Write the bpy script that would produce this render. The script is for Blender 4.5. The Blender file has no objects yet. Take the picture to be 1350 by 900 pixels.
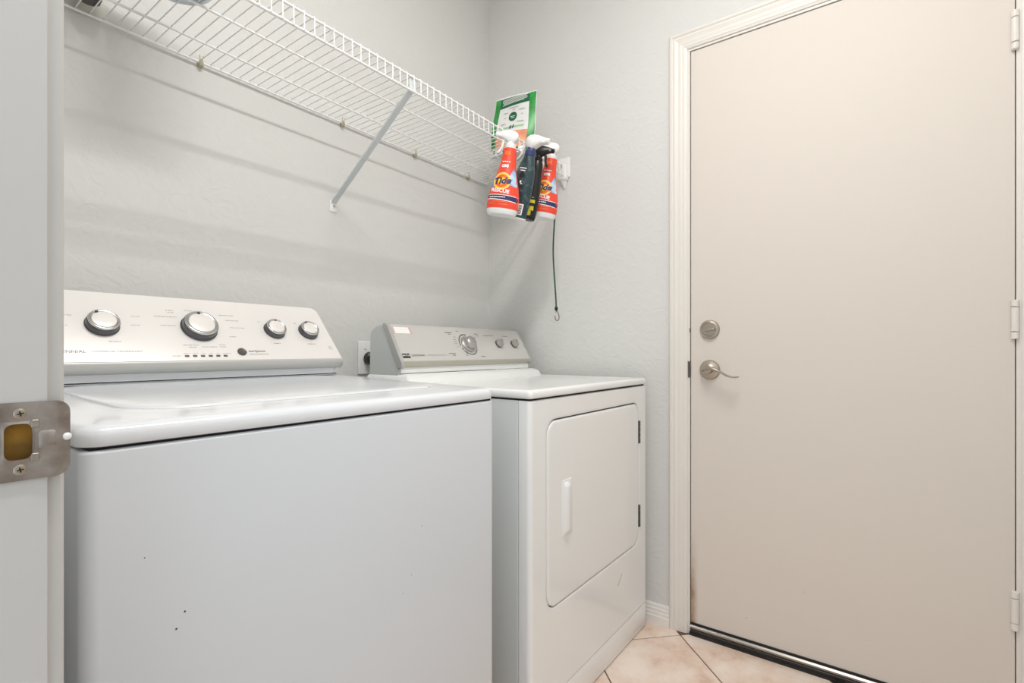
import bpy, bmesh, math, random
from mathutils import Vector, Matrix
random.seed(7)
D = bpy.data
SC = bpy.context.scene
COL = SC.collection
PI = math.pi
R = math.radians

# ------------------------------------------------------------------ camera
cam_d = D.cameras.new('camera')
cam_d.sensor_width = 36.0
cam_d.lens = 662.6 / 1350 * 36
cam_d.shift_y = 12 / 1350
cam_d.clip_start = 0.02
cam = D.objects.new('camera', cam_d)
COL.objects.link(cam)
cam.location = (0, 0, 1.0)
cam.rotation_euler = (R(90), 0, R(36.03 - 90))
SC.camera = cam

# ------------------------------------------------------------------ world, exposure
W = D.worlds.new('world')
SC.world = W
W.use_nodes = True
W.node_tree.nodes['Background'].inputs[0].default_value = (0.86, 0.93, 1.0, 1)
W.node_tree.nodes['Background'].inputs[1].default_value = 1.15
SC.view_settings.view_transform = 'Standard'
SC.view_settings.look = 'None'
SC.view_settings.gamma = 1
SC.view_settings.use_curve_mapping = False
SC.view_settings.exposure = 0.14
LAMP_POWER = 20.0
LAMP_COLOR = (1.0, 0.985, 0.972)
LAMP = (0.57, 0.17, 2.71)


# ------------------------------------------------------------------ materials
def lin(c):
    out = []
    for v in c[:3]:
        v = v / 255.0
        out.append(v / 12.92 if v <= .04045 else ((v + .055) / 1.055) ** 2.4)
    return (*out, 1)


def M(name, col, rough=.5, metal=0.0, noise=None, bump=None, coat=0.0, emit=None, spec=.5, alpha=None, aniso=0):
    m = D.materials.new(name)
    m.use_nodes = True
    nt = m.node_tree
    b = nt.nodes['Principled BSDF']
    b.inputs['Base Color'].default_value = lin(col)
    b.inputs['Roughness'].default_value = rough
    b.inputs['Metallic'].default_value = metal
    b.inputs['Specular IOR Level'].default_value = spec
    b.inputs['Coat Weight'].default_value = coat
    b.inputs['Coat Roughness'].default_value = .08
    if aniso:
        b.inputs['Anisotropic'].default_value = aniso
    if emit:
        b.inputs['Emission Color'].default_value = lin(emit[0])
        b.inputs['Emission Strength'].default_value = emit[1]
    tc = nt.nodes.new('ShaderNodeTexCoord')
    if noise:
        sc, col2, lo, hi = noise
        n = nt.nodes.new('ShaderNodeTexNoise')
        n.inputs['Scale'].default_value = sc
        n.inputs['Detail'].default_value = 5
        nt.links.new(tc.outputs['Object'], n.inputs['Vector'])
        r = nt.nodes.new('ShaderNodeMapRange')
        r.inputs['From Min'].default_value = lo
        r.inputs['From Max'].default_value = hi
        nt.links.new(n.outputs['Fac'], r.inputs['Value'])
        mx = nt.nodes.new('ShaderNodeMix')
        mx.data_type = 'RGBA'
        mx.inputs[6].default_value = lin(col)
        mx.inputs[7].default_value = lin(col2)
        nt.links.new(r.outputs[0], mx.inputs[0])
        nt.links.new(mx.outputs[2], b.inputs['Base Color'])
    if bump:
        sc, dist, st = bump[:3]
        n = nt.nodes.new('ShaderNodeTexNoise')
        n.inputs['Scale'].default_value = sc
        n.inputs['Detail'].default_value = bump[3] if len(bump) > 3 else 3
        n.inputs['Distortion'].default_value = bump[4] if len(bump) > 4 else 0
        nt.links.new(tc.outputs['Object'], n.inputs['Vector'])
        bp = nt.nodes.new('ShaderNodeBump')
        bp.inputs['Distance'].default_value = dist
        bp.inputs['Strength'].default_value = st
        nt.links.new(n.outputs['Fac'], bp.inputs['Height'])
        nt.links.new(bp.outputs[0], b.inputs['Normal'])
    return m


def wall_material():
    # light grey paint over a hand-trowelled (knockdown) plaster texture
    m = M('wall_paint', (219, 219, 216), .75)
    nt = m.node_tree
    b = nt.nodes['Principled BSDF']
    tc = nt.nodes['Texture Coordinate']
    n1 = nt.nodes.new('ShaderNodeTexNoise')
    n1.inputs['Scale'].default_value = 22
    n1.inputs['Detail'].default_value = 3
    n1.inputs['Distortion'].default_value = 1.6
    nt.links.new(tc.outputs['Object'], n1.inputs['Vector'])
    r1 = nt.nodes.new('ShaderNodeMapRange')
    r1.interpolation_type = 'SMOOTHSTEP'
    r1.inputs['From Min'].default_value = .40
    r1.inputs['From Max'].default_value = .62
    nt.links.new(n1.outputs['Fac'], r1.inputs['Value'])
    n2 = nt.nodes.new('ShaderNodeTexNoise')
    n2.inputs['Scale'].default_value = 90
    n2.inputs['Detail'].default_value = 2
    nt.links.new(tc.outputs['Object'], n2.inputs['Vector'])
    ad = nt.nodes.new('ShaderNodeMath')
    ad.operation = 'MULTIPLY_ADD'
    ad.inputs[1].default_value = .25
    nt.links.new(n2.outputs['Fac'], ad.inputs[0])
    nt.links.new(r1.outputs[0], ad.inputs[2])
    bp = nt.nodes.new('ShaderNodeBump')
    bp.inputs['Distance'].default_value = .0018
    bp.inputs['Strength'].default_value = .26
    nt.links.new(ad.outputs[0], bp.inputs['Height'])
    nt.links.new(bp.outputs[0], b.inputs['Normal'])
    return m


def tile_material():
    m = M('ceramic_tile', (222, 200, 182), .42)
    nt = m.node_tree
    b = nt.nodes['Principled BSDF']
    tc = nt.nodes['Texture Coordinate']
    oi = nt.nodes.new('ShaderNodeObjectInfo')
    va = nt.nodes.new('ShaderNodeVectorMath')
    va.operation = 'ADD'
    nt.links.new(tc.outputs['Object'], va.inputs[0])
    ml = nt.nodes.new('ShaderNodeMath')
    ml.operation = 'MULTIPLY'
    ml.inputs[1].default_value = 37
    nt.links.new(oi.outputs['Random'], ml.inputs[0])
    nt.links.new(ml.outputs[0], va.inputs[1])
    n = nt.nodes.new('ShaderNodeTexNoise')
    n.inputs['Scale'].default_value = 9
    n.inputs['Detail'].default_value = 7
    n.inputs['Roughness'].default_value = .62
    nt.links.new(va.outputs[0], n.inputs['Vector'])
    cr = nt.nodes.new('ShaderNodeValToRGB')
    cr.color_ramp.elements[0].position = .32
    cr.color_ramp.elements[0].color = lin((216, 184, 162))
    cr.color_ramp.elements[1].position = .66
    cr.color_ramp.elements[1].color = lin((246, 232, 220))
    e = cr.color_ramp.elements.new(.48)
    e.color = lin((236, 214, 198))
    nt.links.new(n.outputs['Fac'], cr.inputs[0])
    nt.links.new(cr.outputs[0], b.inputs['Base Color'])
    return m


def door_material():
    # cream enamel with brownish grime rubbed into the lower latch corner
    m = M('cream_door_paint', (221, 213, 204), .62, spec=.3)
    nt = m.node_tree
    b = nt.nodes['Principled BSDF']
    tc = nt.nodes['Texture Coordinate']
    n = nt.nodes.new('ShaderNodeTexNoise')
    n.inputs['Scale'].default_value = 14
    n.inputs['Detail'].default_value = 6
    nt.links.new(tc.outputs['Object'], n.inputs['Vector'])
    sp = nt.nodes.new('ShaderNodeSeparateXYZ')
    nt.links.new(tc.outputs['Object'], sp.inputs[0])

    def rng(sock, a, bb):
        r = nt.nodes.new('ShaderNodeMapRange')
        r.interpolation_type = 'SMOOTHSTEP'
        r.inputs['From Min'].default_value = a
        r.inputs['From Max'].default_value = bb
        nt.links.new(sock, r.inputs['Value'])
        return r.outputs[0]
    y = rng(sp.outputs[1], .380, .408)
    z = rng(sp.outputs[2], .40, .08)
    f = rng(n.outputs['Fac'], .0, .6)

    def mul(a, c):
        k = nt.nodes.new('ShaderNodeMath')
        k.operation = 'MULTIPLY'
        nt.links.new(a, k.inputs[0])
        nt.links.new(c, k.inputs[1])
        return k.outputs[0]
    fac = mul(mul(y, z), f)
    mx = nt.nodes.new('ShaderNodeMix')
    mx.data_type = 'RGBA'
    mx.inputs[6].default_value = lin((221, 213, 204))
    mx.inputs[7].default_value = lin((150, 112, 74))
    nt.links.new(fac, mx.inputs[0])
    nt.links.new(mx.outputs[2], b.inputs['Base Color'])
    return m


MT = dict(
    wall=wall_material(),
    ceiling=M('ceiling_paint', (236, 234, 230), .8, bump=(60, .002, .3)),
    tile=tile_material(),
    grout=M('grout', (126, 100, 80), .9, noise=(30, (100, 80, 64), .35, .7)),
    trim=M('cream_trim_paint', (230, 225, 218), .42),
    jamb=M('white_jamb_paint', (200, 199, 197), .5, bump=(45, .0006, .25)),
    door=door_material(),
    baseb=M('white_baseboard', (236, 233, 228), .45),
    nickel=M('satin_nickel', (182, 172, 160), .32, 1.0, aniso=.5),
    steel=M('worn_steel', (172, 165, 159), .45, 1.0, noise=(60, (134, 124, 116), .35, .7), bump=(120, .0004, .2)),
    hinge=M('dark_hinge_metal', (104, 101, 96), .4, .7),
    screw=M('screw_nickel', (172, 163, 148), .3, 1.0),
    slot=M('dark_slot', (38, 34, 30), .7),
    wood=M('raw_wood_pocket', (186, 140, 52), .8, noise=(40, (140, 104, 44), .35, .65)),
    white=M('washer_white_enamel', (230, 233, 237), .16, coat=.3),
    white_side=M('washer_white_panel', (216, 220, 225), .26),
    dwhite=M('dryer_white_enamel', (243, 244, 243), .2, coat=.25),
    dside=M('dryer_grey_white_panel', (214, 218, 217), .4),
    gap=M('dark_gap', (28, 30, 36), .8),
    console=M('champagne_console', (242, 239, 236), .28, .15, coat=.15),
    conlow=M('console_lower_band', (196, 196, 193), .35, .3),
    dconsole=M('silver_console', (214, 212, 208), .38, .25),
    dconlow=M('dryer_console_lower_band', (190, 187, 174), .28, .45),
    conend=M('console_end_cap_grey', (192, 193, 190), .4, .3),
    chrome=M('knob_chrome', (205, 205, 206), .16, 1.0),
    knobdark=M('knob_dark_skirt', (96, 96, 100), .22, .8),
    knobface=M('knob_pale_face', (236, 232, 228), .32, .1),
    knobsilver=M('knob_silver', (186, 184, 180), .38, .8),
    ink=M('grey_print', (120, 118, 116), .6),
    inklight=M('pale_grey_print', (178, 175, 171), .6),
    inkdark=M('dark_print', (48, 46, 46), .6),
    btn=M('start_button_grey', (98, 97, 94), .3, .4),
    wire=M('white_vinyl_wire', (240, 240, 238), .38),
    brace=M('pale_grey_metal_brace', (212, 218, 220), .42),
    clip=M('yellowed_clip', (176, 168, 142), .5),
    plastic=M('white_plastic', (240, 240, 238), .35),
    plasticc=M('milky_plastic', (235, 236, 236), .3),
    black=M('black_plastic', (18, 18, 20), .32),
    orange=M('orange_red_label', (238, 74, 48), .35),
    orange2=M('orange_label_lettering', (246, 128, 84), .4),
    amber=M('amber_label_patch', (250, 120, 40), .4),
    yellow=M('logo_yellow', (252, 206, 24), .4),
    ring=M('logo_orange_ring', (240, 104, 32), .4),
    navy=M('navy_label', (40, 44, 96), .4),
    lblue=M('pale_blue_label', (186, 214, 236), .4, noise=(38, (96, 140, 186), .42, .66)),
    pwhite=M('white_lettering', (250, 248, 244), .45),
    teal=M('dark_teal_bottle', (40, 62, 68), .28, noise=(60, (78, 112, 110), .52, .72)),
    navyc=M('navy_collar', (52, 62, 110), .4),
    yel2=M('yellow_lettering', (226, 210, 60), .45),
    grn=M('pouch_green', (52, 158, 72), .32, noise=(25, (34, 122, 52), .45, .7)),
    dgrn=M('pouch_dark_green', (18, 96, 66), .35),
    pouch=M('pouch_white_foil', (226, 228, 226), .32, bump=(30, .002, .3)),
    salmon=M('pouch_salmon_print', (236, 160, 122), .4, noise=(22, (214, 122, 84), .45, .65)),
    palegrn=M('pouch_pale_green', (152, 208, 152), .4),
    cord=M('green_bungee', (30, 98, 76), .6, noise=(400, (14, 54, 44), .45, .6)),
    dkgrey=M('charcoal_fabric', (62, 63, 66), .8, noise=(80, (48, 48, 52), .4, .6)),
    brown=M('dark_brown_plastic', (74, 66, 66), .45),
    tubblue=M('translucent_blue_grey_tub', (216, 224, 230), .3),
    rubber=M('black_rubber', (24, 23, 23), .5),
    alum=M('sweep_aluminium', (158, 154, 148), .28, 1.0),
    pink=M('pink_sticker_edge', (226, 188, 186), .5),
    mark=M('scuff_mark', (58, 56, 58), .7),
    diffuser=M('lamp_diffuser', (255, 240, 220), .4, emit=((255, 240, 220), 3.0)),
)


# ------------------------------------------------------------------ mesh helpers
def ob(name, bm, mat, parent=None, smooth=None, origin=None):
    """link a bmesh as one mesh object; vertices are in the parent's local space (or in world space minus origin)"""
    bmesh.ops.recalc_face_normals(bm, faces=bm.faces[:])
    me = D.meshes.new(name)
    if origin is not None:
        bmesh.ops.translate(bm, verts=bm.verts[:], vec=-Vector(origin))
    bm.to_mesh(me)
    bm.free()
    mats = mat if isinstance(mat, (list, tuple)) else [mat]
    for k in mats:
        me.materials.append(MT[k])
    if smooth:
        for p in me.polygons:
            p.use_smooth = True
        me.set_sharp_from_angle(angle=R(smooth))
    o = D.objects.new(name, me)
    if name in ('fine_print', 'barcode', 'hatching', 'timer_scale', 'yellow_print', 'dark_motif', 'pale_swirl', 'band_edge'):
        o['kind'] = 'stuff'
    COL.objects.link(o)
    if parent is not None:
        o.parent = parent
        if origin is not None and parent.type == 'MESH':
            o.location = (0, 0, 0)
    elif origin is not None:
        o.location = origin
    return o


def tag(o, label=None, cat=None, group=None, kind=None):
    if label:
        o['label'] = label
    if cat:
        o['category'] = cat
    if group:
        o['group'] = group
    if kind:
        o['kind'] = kind
    return o


def empty(name, loc, rot=(0, 0, 0)):
    o = D.objects.new(name, None)
    o.empty_display_size = .05
    COL.objects.link(o)
    o.location = loc
    o.rotation_euler = rot
    return o


def NB():
    return bmesh.new()


ID = lambda x, y, z: (x, y, z)


def rrect(x0, x1, y0, y1, r, seg=5):
    r = min(r, (x1 - x0) / 2 - 1e-5, (y1 - y0) / 2 - 1e-5)
    pts = []
    for cx, cy, a0 in ((x1 - r, y1 - r, 0), (x0 + r, y1 - r, 90), (x0 + r, y0 + r, 180), (x1 - r, y0 + r, 270)):
        for i in range(seg + 1):
            a = R(a0 + 90 * i / seg)
            pts.append((cx + r * math.cos(a), cy + r * math.sin(a)))
    return pts


def loft(bm, rings, cap0=True, cap1=True, closed=True):
    vs = [[bm.verts.new(p) for p in ring] for ring in rings]
    n = len(vs[0])
    for a, b in zip(vs, vs[1:]):
        for i in range(n if closed else n - 1):
            j = (i + 1) % n
            try:
                bm.faces.new((a[i], a[j], b[j], b[i]))
            except ValueError:
                pass
    if cap0:
        bm.faces.new(vs[0][::-1])
    if cap1:
        bm.faces.new(vs[-1])
    return vs


def slab(bm, layers, fm=ID, seg=5, cap0=True, cap1=True):
    """layers: (x0,x1,y0,y1,r,z) rounded rectangles lofted in order"""
    rings = []
    for (x0, x1, y0, y1, r, z) in layers:
        rings.append([fm(x, y, z) for x, y in rrect(x0, x1, y0, y1, max(r, .0004), seg)])
    return loft(bm, rings, cap0, cap1)


def rbox(bm, x0, x1, y0, y1, z0, z1, r=.004, e=None, fm=ID, seg=4):
    """box with vertical corner radius r and top/bottom edge fillet e"""
    if e is None:
        e = min(r, (z1 - z0) / 2.2)
    L = []
    k = 3
    for i in range(k + 1):
        a = PI / 2 * i / k
        ins = e * (1 - math.sin(a))
        L.append((x0 + ins, x1 - ins, y0 + ins, y1 - ins, r - ins, z0 + e * (1 - math.cos(a))))
    for i in range(k + 1):
        a = PI / 2 * i / k
        ins = e * (1 - math.cos(a))
        L.append((x0 + ins, x1 - ins, y0 + ins, y1 - ins, r - ins, z1 - e + e * math.sin(a)))
    slab(bm, L, fm, seg)


def box(bm, x0, x1, y0, y1, z0, z1, fm=ID):
    v = [bm.verts.new(fm(x, y, z)) for x in (x0, x1) for y in (y0, y1) for z in (z0, z1)]
    for f in ((0, 1, 3, 2), (4, 6, 7, 5), (0, 4, 5, 1), (2, 3, 7, 6), (0, 2, 6, 4), (1, 5, 7, 3)):
        bm.faces.new([v[i] for i in f])


def tube(bm, pts, r, n=8, cap=True):
    pts = [Vector(p) for p in pts]
    rings = []
    up = None
    for i, p in enumerate(pts):
        d = (pts[min(i + 1, len(pts) - 1)] - pts[max(i - 1, 0)]).normalized()
        if up is None:
            up = Vector((0, 0, 1)) if abs(d.z) < .9 else Vector((1, 0, 0))
        s = d.cross(up).normalized()
        up = s.cross(d).normalized()
        rr = r[i] if isinstance(r, (list, tuple)) else r
        rings.append([p + (s * math.cos(2 * PI * k / n) + up * math.sin(2 * PI * k / n)) * rr for k in range(n)])
    loft(bm, rings, cap, cap)


def lathe(bm, prof, fm=ID, n=24, cap0=True, cap1=True):
    """prof: (radius, height) along local z"""
    rings = [[fm(r * math.cos(2 * PI * k / n), r * math.sin(2 * PI * k / n), h) for k in range(n)] for r, h in prof]
    loft(bm, rings, cap0, cap1)


def prism(bm, poly, a, b, fm=ID):
    """poly of (p,q) extruded along t from a to b; fm(t,p,q)"""
    loft(bm, [[fm(a, p, q) for p, q in poly], [fm(b, p, q) for p, q in poly]])


def text_polys(s, size, shear=0.0, bold=0.0, align='LEFT', spacing=1.0):
    c = D.curves.new('text', 'FONT')
    c.body = s
    c.size = size
    c.shear = shear
    c.offset = bold
    c.align_x = align
    c.align_y = 'CENTER'
    c.space_character = spacing
    c.resolution_u = 3
    t = D.objects.new('text', c)
    COL.objects.link(t)
    dg = bpy.context.evaluated_depsgraph_get()
    me = D.meshes.new_from_object(t.evaluated_get(dg))
    vs = [(v.co.x, v.co.y) for v in me.vertices]
    fs = [tuple(p.vertices) for p in me.polygons]
    D.objects.remove(t)
    D.curves.remove(c)
    D.meshes.remove(me)
    return vs, fs


def add_flat(bm, vf, fm, h, solid=0):
    vs, fs = vf
    v = [bm.verts.new(fm(x, y, h)) for x, y in vs]
    for f in fs:
        try:
            bm.faces.new([v[i] for i in f])
        except ValueError:
            pass


def print_text(name, s, size, fm, mat, parent, x, y, shear=0, bold=0, align='LEFT', spacing=1.0, h=.0004, sx=1.0):
    vs, fs = text_polys(s, size, shear, bold, align, spacing)
    bm = NB()
    add_flat(bm, ([(x + a * sx, y + b) for a, b in vs], fs), fm, h)
    return ob(name, bm, mat, parent)


def grid_patch(bm, poly, fm, h, nx=10, ny=6):
    """fill a quad (4 corners, in order) with a grid so that it follows a curved surface"""
    (ax, ay), (bx, by), (cx, cy), (dx, dy) = poly
    g = []
    for j in range(ny + 1):
        t = j / ny
        row = []
        for i in range(nx + 1):
            s = i / nx
            x = (ax * (1 - s) + bx * s) * (1 - t) + (dx * (1 - s) + cx * s) * t
            y = (ay * (1 - s) + by * s) * (1 - t) + (dy * (1 - s) + cy * s) * t
            row.append(bm.verts.new(fm(x, y, h)))
        g.append(row)
    for j in range(ny):
        for i in range(nx):
            bm.faces.new((g[j][i], g[j][i + 1], g[j + 1][i + 1], g[j + 1][i]))


def disc_patch(bm, cx, cy, r0, r1, fm, h, n=28, ky=1.0, rot=0, a0=0, a1=360):
    """annulus (r0 = 0 gives a disc)"""
    full = abs(a1 - a0) >= 360
    rows = []
    m = 3
    for j in range(m + 1):
        r = r0 + (r1 - r0) * j / m
        rows.append([bm.verts.new(fm(cx + r * math.cos(R(a0 + (a1 - a0) * k / n)), cy + ky * r * math.sin(R(a0 + (a1 - a0) * k / n)), h))
                     for k in range(n if full else n + 1)])
    cnt = len(rows[0])
    for a, b in zip(rows, rows[1:]):
        for i in range(cnt if full else cnt - 1):
            q = (i + 1) % cnt
            bm.faces.new((a[i], a[q], b[q], b[i]))
    bmesh.ops.remove_doubles(bm, verts=bm.verts[:], dist=1e-7)


# ================================================================== THE ROOM
XW, YW = 1.81, 1.446          # right wall face, back wall face
X0, Y0 = .098, -.50           # left wall face, front wall face
ZCEIL = 2.74

bm = NB()
box(bm, X0 - .02, XW + .12, YW, YW + .12, -.02, ZCEIL + .1)
tag(ob('wall_back', bm, 'wall'), 'light grey textured plaster wall behind the washer and dryer', 'wall', kind='structure')

# right wall with the doorway cut out
DY0, DY1, DZ = -.298, .545, 2.066
bm = NB()
box(bm, XW, XW + .12, DY1, YW, -.02, ZCEIL + .1)
box(bm, XW, XW + .12, Y0 - .12, DY0, -.02, ZCEIL + .1)
box(bm, XW, XW + .12, DY0, DY1, DZ, ZCEIL + .1)
tag(ob('wall_right', bm, 'wall'), 'light grey textured plaster wall around the cream door', 'wall', kind='structure')

bm = NB()
box(bm, X0 - .7, XW, Y0 - .12, Y0, -.02, ZCEIL + .1)
tag(ob('wall_front', bm, 'wall'), 'light grey plaster wall facing the machines', 'wall', kind='structure')

JY = .512                     # jamb face of the doorway the photo is taken through
JX0, JX1 = -.016, .1015
bm = NB()
box(bm, JX0, X0, JY + .018, YW + .12, -.02, ZCEIL + .1)
box(bm, JX0, X0, Y0, -.32, -.02, ZCEIL + .1)
box(bm, JX0, X0, -.32, JY + .018, 2.08, ZCEIL + .1)
tag(ob('wall_left', bm, 'wall'), 'light grey wall with the open doorway beside the washer', 'wall', kind='structure')

bm = NB()
box(bm, JX0, XW + .12, Y0, YW + .12, ZCEIL, ZCEIL + .1)
tag(ob('ceiling', bm, 'ceiling'), 'flat white painted ceiling over the laundry room', 'ceiling', kind='structure')

# ---- floor: grout bed with every tile a part
FX0, FX1, FY0, FY1 = -.75, XW, Y0, YW
bm = NB()
box(bm, FX0 - .02, FX1 + .12, FY0 - .05, FY1 + .05, -.06, -.0025)
floor = tag(ob('floor', bm, 'grout'), 'beige ceramic tile floor laid diagonally with brown grout', 'floor', kind='structure')


def clip(poly, axis, val, keep_less):
    out = []
    for i in range(len(poly)):
        a, b = poly[i], poly[(i + 1) % len(poly)]
        ia = (a[axis] <= val) == keep_less
        ib = (b[axis] <= val) == keep_less
        if ia:
            out.append(a)
        if ia != ib:
            t = (val - a[axis]) / (b[axis] - a[axis])
            out.append((a[0] + (b[0] - a[0]) * t, a[1] + (b[1] - a[1]) * t))
    return out


TS, GW = .330, .0045
P0 = (1.7795, .5613)
e1 = (math.sqrt(.5), math.sqrt(.5))
e2 = (-math.sqrt(.5), math.sqrt(.5))
full_mesh = None
for i in range(-9, 6):
    for j in range(-8, 9):
        q = []
        for a, b in ((0, 0), (1, 0), (1, 1), (0, 1)):
            u = (i + a) * TS + (GW / 2 if a == 0 else -GW / 2)
            v = (j + b) * TS + (GW / 2 if b == 0 else -GW / 2)
            q.append((P0[0] + e1[0] * u + e2[0] * v, P0[1] + e1[1] * u + e2[1] * v))
        c = q
        for ax, val, kl in ((0, FX0, False), (0, FX1 - .001, True), (1, FY0 + .001, False), (1, FY1 - .001, True)):
            c = clip(c, ax, val, kl) if c else c
        if len(c) < 3:
            continue
        area = abs(sum(c[k][0] * c[(k + 1) % len(c)][1] - c[(k + 1) % len(c)][0] * c[k][1] for k in range(len(c)))) / 2
        if area < .0008:
            continue
        cx = sum(p[0] for p in c) / len(c)
        cy = sum(p[1] for p in c) / len(c)
        whole = area > (TS - GW) ** 2 * .999
        if whole and full_mesh:
            o = D.objects.new('tile', full_mesh)
            COL.objects.link(o)
            o.parent = floor
            o.location = (cx, cy, 0)
            continue
        bm = NB()
        ins = .0012
        low = [(x - cx, y - cy, -.006) for x, y in c]
        mid = [(x - cx, y - cy, -.0012) for x, y in c]
        top = []
        for x, y in c:
            d = math.hypot(x - cx, y - cy)
            k = max(0, 1 - ins * 1.4 / max(d, 1e-4))
            top.append(((x - cx) * k, (y - cy) * k, 0))
        loft(bm, [low, mid, top], cap0=False)
        o = ob('tile', bm, 'tile', floor)
        o.location = (cx, cy, 0)
        if whole:
            full_mesh = o.data

# ---- baseboard on the right wall between the dryer and the casing
prof = [(0, 0), (.013, 0), (.013, .028), (.0105, .032), (.0105, .041), (.0085, .044), (.0085, .054), (.006, .057), (.0055, .066), (.002, .072), (0, .072)]
bm = NB()
prism(bm, prof, .6075, YW - .001, lambda t, p, q: (XW - p, t, q))
tag(ob('baseboard_right', bm, 'baseb'), 'white moulded baseboard between the dryer and the door casing', 'baseboard', kind='structure')
bm = NB()
prism(bm, prof, X0 + .02, XW - .014, lambda t, p, q: (t, YW - p, q))
tag(ob('baseboard_back', bm, 'baseb'), 'white moulded baseboard along the wall behind the machines', 'baseboard', kind='structure')

# ---- casing and jamb of the cream door
TR = empty('trim_1', (XW, .12, 0))
tag(TR, 'cream moulded casing around the closed flush door', 'door frame', kind='structure')
O1 = (XW, .12, 0)
CW = .0615
cp = [(0, 0), (0, .013), (.004, .0165), (.010, .0165), (.014, .0135), (.020, .0150), (.026, .0135), (.032, .0120), (.040, .0118), (.046, .0105), (.052, .0105), (.056, .0085), (CW, .007), (CW, 0)]
yl, yr, zt = DY1, DY0, DZ     # inner edges of the casing
yin_l, yin_r, zin = .5455, -.2985, 2.0665
bm = NB()   # latch side
loft(bm, [[(XW - q, yin_l + CW - p, 0) for p, q in cp], [(XW - q, yin_l + CW - p, zin + CW - p) for p, q in cp]])
ob('casing', bm, 'trim', TR, origin=O1)
bm = NB()   # hinge side
loft(bm, [[(XW - q, yin_r - CW + p, 0) for p, q in cp], [(XW - q, yin_r - CW + p, zin + CW - p) for p, q in cp]])
ob('casing', bm, 'trim', TR, origin=O1)
bm = NB()   # head
loft(bm, [[(XW - q, yin_l + CW - p, zin + CW - p) for p, q in cp], [(XW - q, yin_r - CW + p, zin + CW - p) for p, q in cp]])
ob('casing', bm, 'trim', TR, origin=O1)
for nm, b in (('jamb', (XW - .003, XW + .118, .5365, .5455, 0, 2.058)), ('jamb', (XW - .003, XW + .118, -.2985, -.2885, 0, 2.058)),
              ('jamb', (XW - .003, XW + .118, -.2985, .5455, 2.0585, 2.0665)),
              ('door_stop', (XW + .042, XW + .056, .520, .5365, 0, 2.058)), ('door_stop', (XW + .042, XW + .056, -.2885, -.270, 0, 2.058)),
              ('door_stop', (XW + .042, XW + .056, -.2885, .5365, 2.044, 2.0585))):
    bm = NB()
    box(bm, *b)
    ob(nm, bm, 'trim', TR, origin=O1)
bm = NB()
box(bm, XW - .012, XW + .118, -.2885, .5365, -.002, .010)
tag(ob('threshold', bm, 'rubber', TR, origin=O1), 'dark door threshold')
bm = NB()
rbox(bm, XW - .0060, XW - .0026, .5350, .5430, .905, .962, .001, .0005)
tag(ob('strike_plate', bm, 'hinge', TR, origin=O1), 'dark metal latch strike on the jamb edge')
bm = NB()
rbox(bm, XW - .0045, XW - .0026, .5350, .5385, 1.066, 1.080, .001, .0005)
ob('deadbolt_strike', bm, 'alum', TR, origin=O1)

# ---- the cream door: slab, sweep, hinges, deadbolt, lever
DX = XW - .001                # room-side face of the slab
OD = (DX, .124, 0)
dr = empty('door_1', OD)
tag(dr, 'closed cream flush door with satin nickel lever and deadbolt', 'door', kind='structure')
bm = NB()
rbox(bm, DX, DX + .040, -.2865, .5335, .040, 2.055, .0015, .0015)
ob('door_slab', bm, 'door', dr, origin=OD)
bm = NB()   # aluminium carrier of the sweep
prof = [(0, .0205), (.008, .0215), (.0125, .0260), (.0125, .0315), (.008, .0365), (0, .0375)]
prism(bm, prof, -.286, .533, lambda t, p, q: (DX - p, t, q))
sw = ob('door_sweep', bm, 'alum', dr, origin=OD, smooth=40)
tag(sw, 'metal strip along the bottom edge of the door')
bm = NB()
prof = [(-.004, .0105), (.006, .0105), (.0125, .012), (.0135, .0195), (.010, .0225), (-.004, .0225)]
prism(bm, prof, -.286, .533, lambda t, p, q: (DX - p, t, q))
ob('rubber_seal', bm, 'rubber', sw, origin=OD)
bm = NB()
box(bm, DX - .004, DX + .03, -.286, .533, .012, .0425)
ob('sweep_gap_shade', bm, 'rubber', sw, origin=OD)  # black filler; its top strip paints the shaded gap between slab and sweep
for zc in (1.823, 1.080, .332):
    bm = NB()
    lathe(bm, [(.0066, zc - .031), (.0078, zc - .030), (.0078, zc + .030), (.0066, zc + .031)], lambda x, y, z: (DX - .006 + x, -.2855 + y, z), 14)
    h = ob('hinge', bm, 'trim', dr, origin=OD, smooth=40)
    for s in (-1, 1):
        bm = NB()
        a, b = sorted((zc + s * .0325, zc + s * .0505))
        lathe(bm, [(.0062, a), (.0078, a + .0015), (.0078, b - .0015), (.0058, b)], lambda x, y, z: (DX - .006 + x, -.2855 + y, z), 14)
        ob('hinge_knuckle', bm, 'trim', h, origin=OD, smooth=40)
    bm = NB()
    box(bm, DX - .0012, DX + .001, -.2845, -.2805, zc - .05, zc + .05)
    ob('hinge_leaf', bm, 'trim', h, origin=OD)


def on_door(y, z):
    # local: x to the photo's right (-Y), y up, z out of the door (-X)
    return lambda a, b, c: (DX - c, y - a, z + b)


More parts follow.
